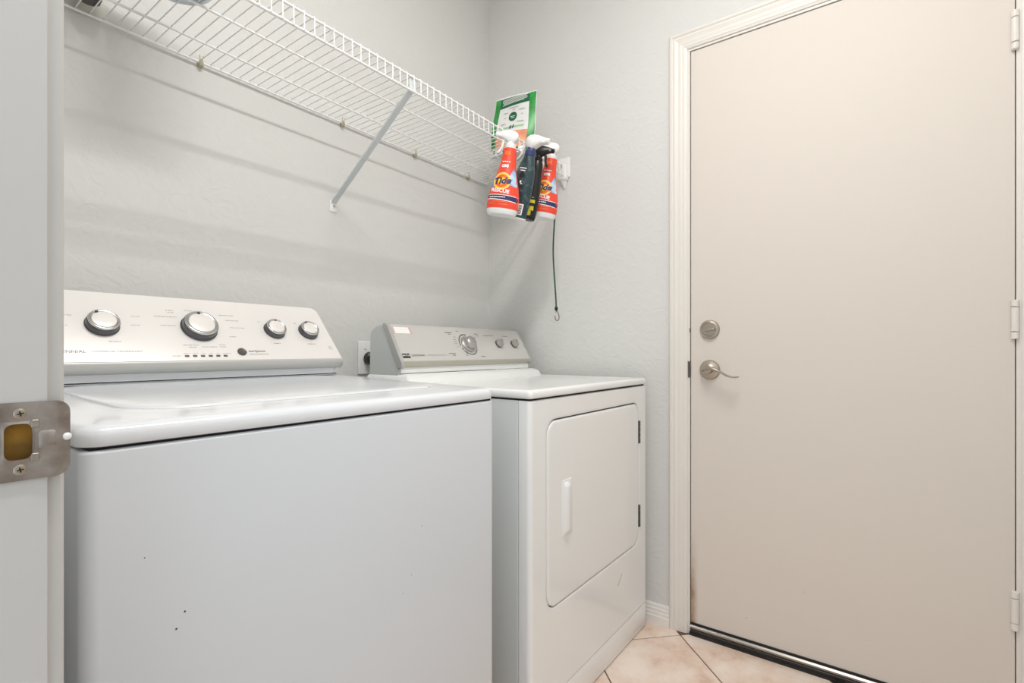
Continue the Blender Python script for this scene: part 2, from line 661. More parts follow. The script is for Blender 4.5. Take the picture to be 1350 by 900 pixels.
fm = on_door(.469, 1.073)
bm = NB()
lathe(bm, [(.0325, 0), (.0325, .006), (.0300, .0105), (.0240, .0125), (.0225, .0110), (.001, .0115)], fm, 36)
db = ob('deadbolt', bm, 'nickel', dr, origin=OD, smooth=35)
tag(db, 'round satin nickel deadbolt')
bm = NB()
rbox(bm, -.017, .017, -.0045, .0045, .011, .024, .0043, .002, lambda a, b, c: fm(a * math.cos(.12) - b * math.sin(.12) + .003, a * math.sin(.12) + b * math.cos(.12) - .001, c))
ob('thumb_turn', bm, 'nickel', db, origin=OD, smooth=35)
fm2 = on_door(.469, .934)
bm = NB()
lathe(bm, [(.0335, 0), (.0335, .005), (.0310, .0095), (.020, .0125), (.0140, .016), (.0125, .030), (.0105, .0345), (.001, .035)], fm2, 36)
lv = ob('lever_handle', bm, 'nickel', dr, origin=OD, smooth=35)
tag(lv, 'satin nickel lever handle with wavy lever')
bm = NB()   # wavy lever
path = [(-.014, .004, .040), (.004, .0075, .047), (.018, .007, .050), (.034, .001, .052), (.052, -.0085, .053), (.068, -.0175, .053), (.082, -.0215, .052), (.094, -.0215, .050), (.103, -.0195, .047)]
rings = []
for i, (a, b, c) in enumerate(path):
    p0 = path[max(i - 1, 0)]
    p1 = path[min(i + 1, len(path) - 1)]
    tx, ty = p1[0] - p0[0], p1[1] - p0[1]
    L = math.hypot(tx, ty)
    nx, ny = -ty / L, tx / L
    w = [.007, .0075, .0065, .0048, .0038, .0034, .0032, .003, .0018][i]
    dz = [.008, .0085, .0085, .0085, .0085, .0085, .008, .007, .004][i]
    rings.append([fm2(a + nx * w * math.cos(k * PI / 5), b + ny * w * math.cos(k * PI / 5), c + dz * math.sin(k * PI / 5)) for k in range(10)])
loft(bm, rings)
ob('lever', bm, 'nickel', lv, origin=OD, smooth=50)
bm = NB()
lathe(bm, [(.0055, .012), (.0055, .030), (.0045, .032), (.001, .032)], lambda a, b, c: fm2(a - .020, b - .001, c), 16)
ob('lock_button', bm, 'nickel', lv, origin=OD, smooth=35)
for y, z, a in ((.352, .113, -.6), (.186, .245, .3), (.02, .15, 1.)):   # small dark scuffs
    bm = NB()
    disc_patch(bm, 0, 0, 0, .0035 if z < .2 else .002, lambda p, q, h: (DX - .0004, y - p * math.cos(a) + .3 * q * math.sin(a), z + p * math.sin(a) * -1 + .3 * q), 0, 8)
    ob('scuff', bm, 'mark', dr, origin=OD)

# ---- doorway the photo looks through: jamb board, casing edge, strike plate
OJ = (.05, JY, 0)
bm = NB()
HX_0, HX_1, HZ_0, HZ_1 = .0757, .0943, .9180, .9480   # pocket for the latch
zz_ = [0, HZ_0, HZ_1, 2.08]
xx_ = [JX0, HX_0, HX_1, JX1]
gv = {}
for yy in (JY, JY + .018):
    for a in range(4):
        for c in range(4):
            gv[yy, a, c] = bm.verts.new((xx_[a], yy, zz_[c]))
for yy in (JY, JY + .018):
    for a in range(3):
        for c in range(3):
            if not (a == 1 and c == 1):
                bm.faces.new((gv[yy, a, c], gv[yy, a + 1, c], gv[yy, a + 1, c + 1], gv[yy, a, c + 1]))
ring_o = [(a, 0) for a in range(4)] + [(3, c) for c in range(1, 4)] + [(a, 3) for a in (2, 1, 0)] + [(0, c) for c in (2, 1)]
ring_i = [(1, 1), (2, 1), (2, 2), (1, 2)]
for rg in (ring_o, ring_i):
    for p, q in zip(rg, rg[1:] + rg[:1]):
        bm.faces.new((gv[JY, p[0], p[1]], gv[JY, q[0], q[1]], gv[JY + .018, q[0], q[1]], gv[JY + .018, p[0], p[1]]))
jb = tag(ob('trim_2', bm, 'jamb', origin=OJ), 'white painted door jamb with a steel strike plate nearest the viewer', 'door jamb', kind='structure')
bm = NB()
prof = [(JX1 - .004, JY + .0055), (JX1 + .0085, JY + .0055), (JX1 + .0115, JY + .0085), (JX1 + .0115, JY + .012), (JX1 + .0100, JY + .030), (JX1 + .009, JY + .060), (JX1 - .004, JY + .060)]
loft(bm, [[(x, y, 0) for x, y in prof], [(x, y, 2.14) for x, y in prof]])
o = ob('jamb_casing', bm, 'jamb', jb, origin=OJ, smooth=30)


def plate_outline(seg=4):
    # (x, z) outline of the full-lip strike plate, z about its centre
    xr, xl, h = .1150, .048, .0288
    pts = []
    for cx, cz, r, a0 in ((xr - .0090, h - .0090, .0090, 0), (xl + .006, h - .006, .006, 90), (xl + .006, -h + .006, .006, 180), (xr - .0090, -h + .0090, .0090, 270)):
        for i in range(seg + 1):
            a = R(a0 + 90 * i / seg)
            pts.append((cx + r * math.cos(a), cz + r * math.sin(a)))
    return pts


SZ = .9330                     # height of the strike plate centre


def lip_y(x):
    # plate follows the jamb face, then bends away past the jamb edge
    if x < .095:
        return JY - .0004
    if x < .106:
        return JY - .0004 - .0012 * (x - .095) / .011
    return JY - .0016 + .35 * (x - .106) ** 1.0


# plate as a grid with the latch hole left out
bm = NB()
out = plate_outline(5)
hx0, hx1, hz = .0768, .0932, .0140


def xspan(z):
    xs = []
    n = len(out)
    for i in range(n):
        (xa, za), (xb, zb) = out[i], out[(i + 1) % n]
        if (za - z) * (zb - z) <= 0 and abs(za - zb) > 1e-9:
            xs.append(xa + (xb - xa) * (z - za) / (zb - za))
    return min(xs), max(xs)


zs = [-.02878, -.0284, -.0275, -.0262, -.0245, -.0225, -.0198, -.017, hz * -1, -.0120, -.009, -.004, 0, .004, .009, .0120, hz, .017, .0198, .0225, .0245, .0262, .0275, .0284, .02878]
us = [0, .12, .25, .4, .5, .6, .68, .72, .76, .80, .84, .88, .92, .96, 1]
top_l, bot_l = [], []
for th in (0, .0018):
    g = []
    for z in zs:
        xa, xb = xspan(z)
        row = []
        xs_ = [xa + (hx0 - xa) * k / 3 for k in range(4)] + [hx0 + (hx1 - hx0) * k / 4 for k in range(1, 5)] + [hx1 + (xb - hx1) * k / 9 for k in range(1, 10)]
        for x in xs_:
            row.append(bm.verts.new((x, lip_y(x) - th, SZ + z)))
        g.append(row)
    for j in range(len(zs) - 1):
        for i in range(len(g[0]) - 1):
            if 3 <= i < 7 and -hz - 1e-6 <= zs[j] and zs[j + 1] <= hz + 1e-6:
                continue
            bm.faces.new((g[j][i], g[j][i + 1], g[j + 1][i + 1], g[j + 1][i]))
    if th == 0:
        g0 = g
nz, nx_ = len(zs), len(g0[0])
edge = [(0, i) for i in range(nx_)] + [(j, nx_ - 1) for j in range(1, nz)] + [(nz - 1, i) for i in range(nx_ - 2, -1, -1)] + [(j, 0) for j in range(nz - 2, 0, -1)]
for (a, b) in zip(edge, edge[1:] + edge[:1]):
    bm.faces.new((g0[a[0]][a[1]], g0[b[0]][b[1]], g[b[0]][b[1]], g[a[0]][a[1]]))
jl, jh = zs.index(-hz), zs.index(hz)
hole = [(jl, i) for i in range(3, 8)] + [(j, 7) for j in range(jl + 1, jh + 1)] + [(jh, i) for i in range(6, 2, -1)] + [(j, 3) for j in range(jh - 1, jl, -1)]
for (a, b) in zip(hole, hole[1:] + hole[:1]):
    bm.faces.new((g0[a[0]][a[1]], g0[b[0]][b[1]], g[b[0]][b[1]], g[a[0]][a[1]]))
sp = ob('strike_plate', bm, 'steel', jb, origin=OJ, smooth=35)
tag(sp, 'worn brushed steel strike plate with latch hole')
bm = NB()   # rounded inner rim of the hole
slab(bm, [(hx0 - .0010, hx1 + .0010, -hz - .0010, hz + .0010, .0006, 0), (hx0 + .0006, hx1 - .0006, -hz + .0008, hz - .0008, .005, .0008), (hx0 + .0006, hx1 - .0006, -hz + .0008, hz - .0008, .005, -.001)],
     lambda x, z, h: (x, JY - .0022 - h, SZ + z), cap0=False, cap1=False)
ob('hole_rim', bm, 'steel', sp, origin=OJ, smooth=40)
bm = NB()   # raw wood pocket seen through the hole: an open recess cut into the jamb
slab(bm, [(hx0 - .001, hx1 + .001, -hz - .001, hz + .001, .001, 0), (hx0 - .001, hx1 + .001, -hz - .001, hz + .001, .001, .0055)], lambda x, z, h: (x, JY + .0002 + h, SZ + z), cap0=False)
tag(ob('latch_pocket', bm, 'wood', sp, origin=OJ), 'raw brown wood inside the latch hole')
bm = NB()   # small folded tangs at the right edge of the hole
for s in (-1, 1):
    rbox(bm, hx1 - .0015, hx1 + .0035, s * .0125 - .003, s * .0125 + .003, 0, .0016, .0012, .0006, lambda x, z, h: (x, JY - .0020 - h, SZ + z))
ob('hole_tang', bm, 'steel', sp, origin=OJ)
bm = NB()   # raised tongue across the lip
slab(bm, [(hx1 + .003, .1060, -.0068, .0068, .002, 0), (hx1 + .0045, .1055, -.0050, .0050, .002, .0010)], lambda x, z, h: (x, lip_y(x) - .0018 - h, SZ + z))
ob('lip_tongue', bm, 'steel', sp, origin=OJ, smooth=60)
for s in (-1, 1):
    bm = NB()
    fs = lambda a, b, c: (.0860 + a, JY - .0022 - c, SZ + s * .0206 + b)
    lathe(bm, [(.0038, 0), (.0038, .0005), (.0030, .0010), (.001, .0012)], fs, 20)
    sc = ob('screw', bm, 'screw', sp, origin=OJ, smooth=40)
    bm = NB()
    for ang in (.2, .2 + PI / 2):
        rbox(bm, -.0020, .0020, -.00045, .00045, .0008, .0014, .0004, .0001, lambda a, b, c, ang=ang: fs(a * math.cos(ang) - b * math.sin(ang), a * math.sin(ang) + b * math.cos(ang), c), 2)
    ob('cross_slot', bm, 'slot', sp, origin=OJ)
bm = NB()
lathe(bm, [(.0026, -.001), (.0029, .0006), (.0026, .0018), (.0016, .0025), (.0004, .0027)], lambda a, b, c: (.1128 + a, JY - .0010 - c, SZ + .0004 + b), 16)
tag(ob('bumper', bm, 'plastic', sp, origin=OJ, smooth=60), 'small round white rubber bumper')


# ================================================================== WASHER
OW = (.511, 1.0, 0)
wa = empty('washing_machine', OW)
tag(wa, 'white top-load washing machine with large chrome-ringed dials, nearest the doorway', 'washer')
WX0, WX1, WY0, WY1 = .160, .8625, .673, 1.36
ZS = .0245


def wtop(x, y, z):
    return (x, y, z + (y - .69) * ZS)


bm = NB()
rbox(bm, WX0, WX1, WY0, WY1, .006, .8925, .016, .004, seg=6)
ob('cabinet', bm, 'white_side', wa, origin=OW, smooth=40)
bm = NB()
box(bm, WX0 + .008, WX1 - .008, WY0 + .007, WY1 - .006, .88, .902)
ob('lid_gap', bm, 'gap', wa, origin=OW)
for x in (WX0 + .06, WX1 - .06):
    for y in (WY0 + .06, WY1 - .06):
        bm = NB()
        lathe(bm, [(.018, 0), (.02, .003), (.012, .008), (.012, .02)], lambda a, b, c: (x + a, y + b, c), 12)
        ob('foot', bm, 'rubber', wa, origin=OW)
bm = NB()   # top panel with soft front edge and a shallow seat around the lid
x0, x1, y0, y1 = WX0 - .002, WX1 + .001, WY0 - .0015, WY1
LX0, LX1, LY0, LY1 = .232, .792, .757, 1.192
L = []
for ins, z in ((.006, .8955), (.001, .897), (0, .900), (0, .9085), (.0015, .9135), (.005, .9172), (.010, .9190), (.016, .9196)):
    L.append((x0 + ins, x1 - ins, y0 + ins, y1 - ins * .2, .024 - ins, z))
rings = [[(x, y, z if k < 3 else z + (y - .69) * ZS) for x, y in rrect(a, b, c, d, max(r, .002), 8)] for k, (a, b, c, d, r, z) in enumerate(L)]
lidrings = []
for g, z in ((.030, .9202), (.012, .9212), (.004, .9220), (0.0, .9205), (-.003, .9170)):
    lidrings.append([wtop(x, y, z) for x, y in rrect(LX0 - g, LX1 + g, LY0 - g, LY1 + g, .07 + g, 8)])
loft(bm, rings + lidrings, True, True)
ob('top_panel', bm, 'white', wa, origin=OW, smooth=50)
bm = NB()   # lid, bowed slightly up in the middle
rings = []
for ins, z in ((.001, .9172), (.0005, .9205), (.0025, .9228), (.008, .9238), (.03, .9240), (.10, .9236), (.16, .9228)):
    rings.append([wtop(x, y, z) for x, y in rrect(LX0 + ins, LX1 - ins, LY0 + ins, LY1 - ins, max(.07 - ins, .012), 8)])
loft(bm, rings)
ob('lid', bm, 'white', wa, origin=OW, smooth=50)

# console
C0, C1 = Vector((1.190, .976)), Vector((1.305, 1.122))
cd = (C1 - C0).normalized()
cn = Vector((-cd.y, cd.x))


def wc(x, s, h):
    q = C0 + cd * s + cn * h
    return (x, q.x, q.y)


CX0, CX1 = .176, .8450
body = [(1.215, .931), (1.215, .948), (1.1985, .958), (1.1965, .972), (1.200, .980), (1.302, 1.112), (1.312, 1.117), (1.345, 1.112), (1.352, 1.100), (1.352, .931)]
bm = NB()
prism(bm, body, CX0 + .006, CX1 - .010, lambda t, p, q: (t, p, q))
cb = ob('console', bm, 'white', wa, origin=OW)
bm = NB()   # front fascia: plate with a rounded, tapering outline
SL = (C1 - C0).length


def fascia_outline(ins):
    pts = []
    for cx, cy, r, a0 in ((CX1 - .010 - .020, SL - .020, .020, 0), (CX0 + .020, SL - .020, .020, 90), (CX0 + .008, .008, .008, 180), (CX1 - .008, .008, .008, 270)):
        for i in range(6):
            a = R(a0 + 90 * i / 5)
            pts.append((cx + (r - ins) * math.cos(a), cy + (r - ins) * math.sin(a)))
    return pts


rings = []
for ins, h in ((.002, -.012), (0, -.010), (0, -.002), (.0012, -.0004), (.003, 0)):
    rings.append([wc(x, s, h) for x, s in fascia_outline(ins)])
loft(bm, rings)
fa = ob('fascia', bm, 'console', wa, origin=OW, smooth=35)
bm = NB()   # grey band rolled under the fascia
prof = [(1.1905, .9785), (1.188, .975), (1.1895, .966), (1.1945, .957), (1.203, .9535), (1.215, .956), (1.215, .985)]
prism(bm, prof, CX0 - .001, CX1 + .0005, lambda t, p, q: (t, p, q))
ob('console_lower_band', bm, 'conlow', wa, origin=OW, smooth=60)
bm = NB()
prism(bm, [(1.204, .9345), (1.204, .954), (1.218, .954), (1.218, .9345)], CX0 + .004, CX1 - .020, lambda t, p, q: (t, p, q))
ob('console_skirt', bm, 'white', wa, origin=OW)
bm = NB()
prism(bm, [(1.201, .9372), (1.2035, .9392), (1.215, .9392), (1.215, .9372)], CX0 + .004, CX1 - .012, lambda t, p, q: (t, p, q))
ob('skirt_gap', bm, 'gap', wa, origin=OW)


def big_dial(x, s, r, h, dot_angle, label=None):
    f = lambda a, b, c: wc(x + a, s + b, c)
    bm = NB()
    lathe(bm, [(r * 1.10, 0), (r * 1.10, .0015), (r * 1.04, .003), (r * 1.03, h * .72), (r * .985, h * .80)], f, 40)
    k = ob('dial', bm, 'knobdark', wa, origin=OW, smooth=40)
    bm = NB()
    lathe(bm, [(r * .985, h * .78), (r, h * .86), (r * .96, h * .97), (r * .89, h), (r * .82, h * .95), (r * .78, h * .93), (r * .76, h * .90)], f, 40, cap1=False)
    ob('dial_ring', bm, 'chrome', k, origin=OW, smooth=50)
    bm = NB()
    lathe(bm, [(r * .77, h * .90), (r * .76, h * .95), (r * .70, h * .975), (r * .3, h), (.0006, h * 1.005)], f, 40, cap0=False)
    ob('dial_face', bm, 'knobface', k, origin=OW, smooth=50)
    bm = NB()
    ca, sa = math.cos(R(dot_angle)) * r * .80, math.sin(R(dot_angle)) * r * .80
    q = max(r * .10, .0026)
    lathe(bm, [(q, h * .9), (q, h * 1.04), (q * .7, h * 1.10), (q * .1, h * 1.12)], lambda a, b, c: f(ca + a, sa + b, c), 14)
    ob('dial_pointer', bm, 'knobdark', k, origin=OW, smooth=50)
    return k


big_dial(.3294, .0955, .0262, .019, 118)
big_dial(.5065, .0955, .0345, .021, 92)
big_dial(.6830, .0960, .0245, .018, 85)
big_dial(.7765, .0955, .0243, .018, 112)
bm = NB()
lathe(bm, [(.0100, 0), (.0100, .003), (.0085, .0045), (.006, .004), (.001, .0038)], lambda a, b, c: wc(.581 + a, .0262 + b, c), 24)
tag(ob('start_button', bm, 'btn', wa, origin=OW, smooth=40), 'round dark grey start button')
for k in range(6):
    bm = NB()
    x = .4625 + .0158 * k
    rbox(bm, x - .0042, x + .0042, .0130, .0178, 0, .0012, .0008, .0004, wc, 2)
    ob('indicator_light', bm, 'btn', wa, origin=OW)


def wtext(s, size, x, y, mat='ink', **kw):
    o = print_text('lettering', s, size, wc, mat, fa, x, y, **kw)
    o.data.transform(Matrix.Translation(-Vector(OW)))
    return o


def bars(parent, fmp, origin, items, mat):
    """rows of tiny unreadable print: broken dashes"""
    bm = NB()
    for (x, y, w, t) in items:
        xx = x
        while xx < x + w - 1e-6:
            l = min(random.choice((.004, .006, .008)), x + w - xx)
            grid_patch(bm, [(xx, y - t / 2), (xx + l, y - t / 2), (xx + l, y + t / 2), (xx, y + t / 2)], fmp, .0004, 1, 1)
            xx += l + .0014
    o = ob('fine_print', bm, mat, parent, origin=origin)
    return o


wtext('CENTENNIAL', .0098, .2945, .0278, 'ink', align='RIGHT', sx=1.05)
wtext('COMMERCIAL TECHNOLOGY', .0062, .3015, .0282, 'inklight', sx=1.0)
wtext('start|pause', .0092, .5970, .0290, 'inkdark')
bars(fa, wc, OW, [(.598, .0195, .044, .0014)], 'ink')
bars(fa, wc, OW, [(.424, .1255, .044, .0018), (.431, .100, .029, .0016), (.449, .1440, .016, .0016), (.452, .1385, .013, .0014), (.487, .1465, .018, .0014),
                  (.560, .1380, .034, .0018), (.571, .1225, .030, .0018), (.575, .1000, .034, .0014), (.566, .0720, .016, .0018), (.462, .0455, .031, .0016), (.472, .0395, .015, .0018),
                  (.499, .0410, .031, .0016), (.536, .0470, .013, .0014), (.536, .0415, .015, .0016), (.435, .0160, .016, .0012),
                  (.458, .0225, .012, .001), (.476, .0225, .010, .001), (.493, .0225, .008, .001), (.509, .0225, .008, .001), (.524, .0225, .009, .001), (.538, .0225, .018, .001),
                  (.272, .118, .014, .0013), (.382, .122, .016, .0013), (.265, .092, .010, .0013), (.378, .098, .016, .0013), (.333, .0535, .020, .0014)], 'inklight')
bars(fa, wc, OW, [(.668, .0535, .017, .0014), (.760, .0530, .022, .0014), (.648, .123, .008, .001), (.744, .123, .007, .001)], 'ink')
bars(fa, wc, OW, [(.818, .0430, .009, .0030), (.816, .0360, .014, .0014)], 'inklight')
for x, z, r in ((.257, .687, .0012), (.248, .670, .0013), (.216, .765, .0008), (.62, .60, .0009), (.645, .68, .0008), (.60, .575, .0009)):
    bm = NB()   # tiny scuffs on the cabinet front
    disc_patch(bm, x, z, 0, r, lambda a, b, h: (a, WY0 - .0004, b), 0, 8)
    ob('scuff', bm, 'mark', wa, origin=OW)

# ================================================================== DRYER
OY = (1.768, .682, 0)
dy = empty('clothes_dryer', OY, (0, 0, R(-.9)))
tag(dy, 'white front-load clothes dryer with square door standing in the corner', 'dryer')
YF = .682
DX0, DX1 = 1.030, 1.768
DYB = 1.385
bm = NB()
rbox(bm, DX0, DX1, .7195, DYB, .006, .8745, .004, .002)
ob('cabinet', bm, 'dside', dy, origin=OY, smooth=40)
bm = NB()
box(bm, DX0 + .005, DX1 - .005, YF + .008, DYB - .004, .004, .8815)
ob('shadow_gap', bm, 'gap', dy, origin=OY)
for x in (DX0 + .06, DX1 - .06):
    for y in (YF + .08, DYB - .06):
        bm = NB()
        lathe(bm, [(.018, 0), (.02, .003), (.012, .008), (.012, .02)], lambda a, b, c: (x + a, y + b, c), 12)
        ob('foot', bm, 'rubber', dy, origin=OY)
# front panel: U-shaped shell with a rounded vertical edge and an opening for the door
GX0, GX1, GZ0, GZ1 = 1.1050, 1.7015, .3210, .8180
ff = lambda x, z, w: (x, YF - w, z)
bm = NB()
slab(bm, [(DX0, DX1, .088, .8745, .003, -.0352), (DX0, DX1, .088, .8745, .003, -.013), (DX0 + .0012, DX1 - .0004, .088, .8742, .003, -.007), (DX0 + .0045, DX1 - .002, .0885, .8735, .003, -.0025), (DX0 + .011, DX1 - .005, .0895, .8720, .003, 0), (DX0 + .014, DX1 - .008, .0925, .8690, .003, 0),
          (GX0 - .010, GX1 + .010, GZ0 - .010, GZ1 + .010, .050, 0),           (GX0 - .004, GX1 + .004, GZ0 - .004, GZ1 + .004, .046, 0), (GX0 - .001, GX1 + .001, GZ0 - .001, GZ1 + .001, .043, -.0012), (GX0, GX1, GZ0, GZ1, .042, -.006), (GX0, GX1, GZ0, GZ1, .042, -.012)], ff, 6, cap1=True)
fp = ob('front_panel', bm, 'dwhite', dy, origin=OY, smooth=35)
bm = NB()
slab(bm, [(GX0 + .0003, GX1 - .0003, GZ0 + .0003, GZ1 - .0003, .042, -.0118), (GX0 + .0003, GX1 - .0003, GZ0 + .0003, GZ1 - .0003, .042, -.0095)], ff, 6)
ob('door_groove_shade', bm, 'gap', dy, origin=OY)  # dark sheet in the groove round the door, its shade put into the colour
bm = NB()
g = .0026
slab(bm, [(GX0 + g, GX1 - g, GZ0 + g, GZ1 - g * 1.3, .040, -.0093), (GX0 + g, GX1 - g, GZ0 + g, GZ1 - g * 1.3, .040, -.003), (GX0 + g + .0012, GX1 - g - .0012, GZ0 + g + .0012, GZ1 - g * 1.3 - .0012, .039, -.0006), (GX0 + g + .004, GX1 - g - .004, GZ0 + g + .004, GZ1 - g * 1.3 - .004, .036, .0006),
          (GX0 + g + .009, GX1 - g - .009, GZ0 + g + .009, GZ1 - g * 1.3 - .009, .032, .0008), (GX0 + g + .014, GX1 - g - .014, GZ0 + g + .014, GZ1 - g * 1.3 - .014, .028, .0008)], ff, 6)
do = ob('door', bm, 'dwhite', dy, origin=OY, smooth=35)
# handle: raised grip, open behind on the right
bm = NB()
HX0, HX1, HZ0, HZ1 = 1.182, 1.230, .497, .645
slab(bm, [(HX0 - .003, HX1 + .003, HZ0 - .004, HZ1 + .004, .007, 0), (HX0 - .001, HX1 + .001, HZ0 - .002, HZ1 + .002, .006, .0018), (HX0 + .001, HX1 - .001, HZ0, HZ1, .005, .0022)], lambda x, z, w: ff(x, z, w + .0006), 4)
ob('handle', bm, 'dwhite', do, origin=OY, smooth=40)
bm = NB()
rings = []
for t, k in ((0, .1), (.035, .6), (.075, .95), (.11, 1), (.89, 1), (.925, .95), (.965, .6), (1, .1)):
    z = HZ0 + .003 + (HZ1 - HZ0 - .006) * t
    w1 = .0025 + .0105 * k
    mid = .1 < t < .9
    rings.append([ff(HX0 + .003, z, .0022), ff(HX0 + .005, z, w1 * .75), ff(HX0 + .009, z, w1 * .95), ff(HX0 + .026, z, w1), ff(HX0 + .0285, z, w1 * .85), ff(HX0 + .0275, z, w1 * .60 if mid else .0022), ff(HX0 + .016, z, w1 * .55 if mid else .0022), ff(HX0 + .014, z, .0022)])
loft(bm, rings)
ob('grip', bm, 'dwhite', do, origin=OY, smooth=40)
for z0, z1 in ((.672, .752), (.377, .455)):
    bm = NB()
    n = 4
    for k in range(n):
        a = z0 + (z1 - z0) * k / n
        lathe(bm, [(.0030, a + .0008), (.0036, a + .0016), (.0036, a + (z1 - z0) / n - .0016), (.0030, a + (z1 - z0) / n - .0008)], lambda x, y, z: (1.7045 + x, YF - .0015 + y, z), 8)
    box(bm, 1.7005, 1.7085, YF - .0004, YF + .004, z0, z1)
    tag(ob('hinge', bm, 'hinge', dy, origin=OY, smooth=40), 'small dark door hinge')
bm = NB()   # toe panel below the front
slab(bm, [(DX0 + .001, DX1 - .001, .004, .0868, .002, -.036), (DX0 + .001, DX1 - .001, .004, .0868, .002, -.008), (DX0 + .006, DX1 - .003, .0045, .0862, .002, -.0012), (DX0 + .010, DX1 - .005, .010, .083, .002, -.0002)], ff, 3)
ob('toe_panel', bm, 'dwhite', dy, origin=OY, smooth=35)
bm = NB()
grid_patch(bm, [(1.532, .232), (1.534, .232), (1.562, .262), (1.561, .263)], ff, .0004, 2, 2)
tag(ob('scratch', bm, 'mark', dy, origin=OY), 'short dark scratch')
# top: slab with soft edges and a slightly dished surface
bm = NB()
x0, x1, y0, y1 = DX0 - .003, DX1 - .004, YF - .003, DYB
L = [(x0 + i, x1 - i, y0 + i, y1 - i * .3, .012 - i * .3, z) for i, z in ((.004, .8795), (.001, .881), (0, .884), (0, .892), (.0012, .897), (.004, .9002), (.009, .9015), (.022, .9018), (.036, .8995), (.05, .8985))]
slab(bm, L, ID, 5)
ob('top_panel', bm, 'dwhite', dy, origin=OY, smooth=50)
bm = NB()   # raised platform under the console
slab(bm, [(DX0 + .004, DX1 - .008, 1.125, 1.345, .012, .896), (DX0 + .010, DX1 - .014, 1.138, 1.345, .012, .918), (DX0 + .016, DX1 - .022, 1.150, 1.340, .012, .925), (DX0 + .03, DX1 - .03, 1.165, 1.335, .01, .9275)], ID, 5)
ob('console_base', bm, 'dwhite', dy, origin=OY, smooth=50)
K0, K1 = Vector((1.173, .962)), Vector((1.2455, 1.083))
kd = (K1 - K0).normalized()
kn = Vector((-kd.y, kd.x))
KL = (K1 - K0).length


def kc(x, s, h):
    q = K0 + kd * s + kn * h
    return (x, q.x, q.y)


KX0, KX1 = 1.041, 1.738
bm = NB()
body = [(1.190, .922), (1.190, .944), (1.182, .952), (1.181, .962), (1.249, 1.074), (1.262, 1.082), (1.295, 1.079), (1.318, 1.066), (1.326, 1.050), (1.330, .922)]
prism(bm, body, KX0 + .003, KX1 - .003, lambda t, p, q: (t, p, q))
ob('console', bm, 'dside', dy, origin=OY)
bm = NB()
prism(bm, [(1.180, .9285), (1.180, .950), (1.195, .950), (1.195, .9285)], KX0 + .006, KX1 - .008, lambda t, p, q: (t, p, q))
ob('console_skirt', bm, 'dwhite', dy, origin=OY)
bm = NB()
prism(bm, [(1.1785, .9262), (1.1785, .9290), (1.190, .9290), (1.190, .9262)], KX0 + .015, KX0 + .47, lambda t, p, q: (t, p, q))
ob('skirt_gap', bm, 'gap', dy, origin=OY)
bm = NB()   # silver fascia wrapping over the top edge
prof = [(1.176, .9665), (1.2425, 1.078), (1.247, 1.083), (1.254, 1.0855), (1.268, 1.085), (1.268, 1.070), (1.19, .955)]
prism(bm, prof, KX0 + .012, KX1 - .002, lambda t, p, q: (t, p, q))
kf = ob('fascia', bm, 'dconsole', dy, origin=OY, smooth=30)
bm = NB()
prof = [(1.1755, .967), (1.1735, .963), (1.1725, .957), (1.1745, .950), (1.181, .9465), (1.195, .948), (1.195, .967)]
prism(bm, prof, KX0 + .012, KX1 + .0005, lambda t, p, q: (t, p, q))
ob('console_lower_band', bm, 'dconlow', dy, origin=OY, smooth=60)
for xa, xb in ((KX0, KX0 + .0125), (KX1 - .003, KX1 + .0015)):
    bm = NB()   # end cap following the fascia's side profile
    o1 = [(1.171, .9645), (1.2385, 1.079), (1.2450, 1.0860), (1.2550, 1.0885), (1.263, 1.0860), (1.263, 1.079), (1.1985, .962), (1.190, .945), (1.179, .9435), (1.1710, .951)]
    c = (sum(p for p, q in o1) / len(o1), sum(q for p, q in o1) / len(o1))
    sh = [(c[0] + (p - c[0]) * .95, c[1] + (q - c[1]) * .975) for p, q in o1]
    loft(bm, [[(xa, p, q) for p, q in sh], [(xa + .0016, p, q) for p, q in o1], [(xb - .0008, p, q) for p, q in o1], [(xb, p, q) for p, q in sh]])
    ob('end_cap', bm, 'conend', dy, origin=OY, smooth=30)
# timer dial
bm = NB()
lathe(bm, [(.0350, 0), (.0350, .001), (.0345, .0016), (.001, .0018)], lambda a, b, c: kc(1.388 + a, .0705 + b, c), 40)
bp_ = ob('dial_plate', bm, 'chrome', dy, origin=OY, smooth=40)
bm = NB()
lathe(bm, [(.0310, .001), (.0310, .004), (.0290, .006), (.0265, .0065), (.0250, .0075), (.0240, .020), (.0222, .0245), (.015, .0285), (.001, .0300)], lambda a, b, c: kc(1.388 + a, .0705 + b, c), 40)
k = ob('timer_dial', bm, 'knobsilver', dy, origin=OY, smooth=40)
bm = NB()
rbox(bm, -.0034, .0034, -.012, .018, .0270, .0325, .0030, .0015, lambda a, b, c: kc(1.388 + a * math.cos(.9) + b * math.sin(.9), .0705 - a * math.sin(.9) + b * math.cos(.9), c))
ob('dial_grip', bm, 'knobsilver', k, origin=OY, smooth=40)
for x in (1.5705, 1.6700):
    f = lambda a, b, c: kc(x + a, .0745 + b, c)
    bm = NB()
    lathe(bm, [(.0175, 0), (.0175, .004), (.0165, .0052)], f, 28)
    k = ob('knob', bm, 'knobdark', dy, origin=OY, smooth=40)
    bm = NB()
    lathe(bm, [(.0163, .004), (.0155, .015), (.0140, .0180), (.008, .0195), (.001, .0198)], f, 28, cap0=False)
    ob('knob_cap', bm, 'knobsilver', k, origin=OY, smooth=40)
    bm = NB()
    rbox(bm, -.0022, .0022, -.013, .014, .018, .0225, .002, .001, lambda a, b, c: f(a * math.cos(.7) + b * math.sin(.7), -a * math.sin(.7) + b * math.cos(.7), c))
    ob('knob_grip', bm, 'chrome', k, origin=OY, smooth=40)
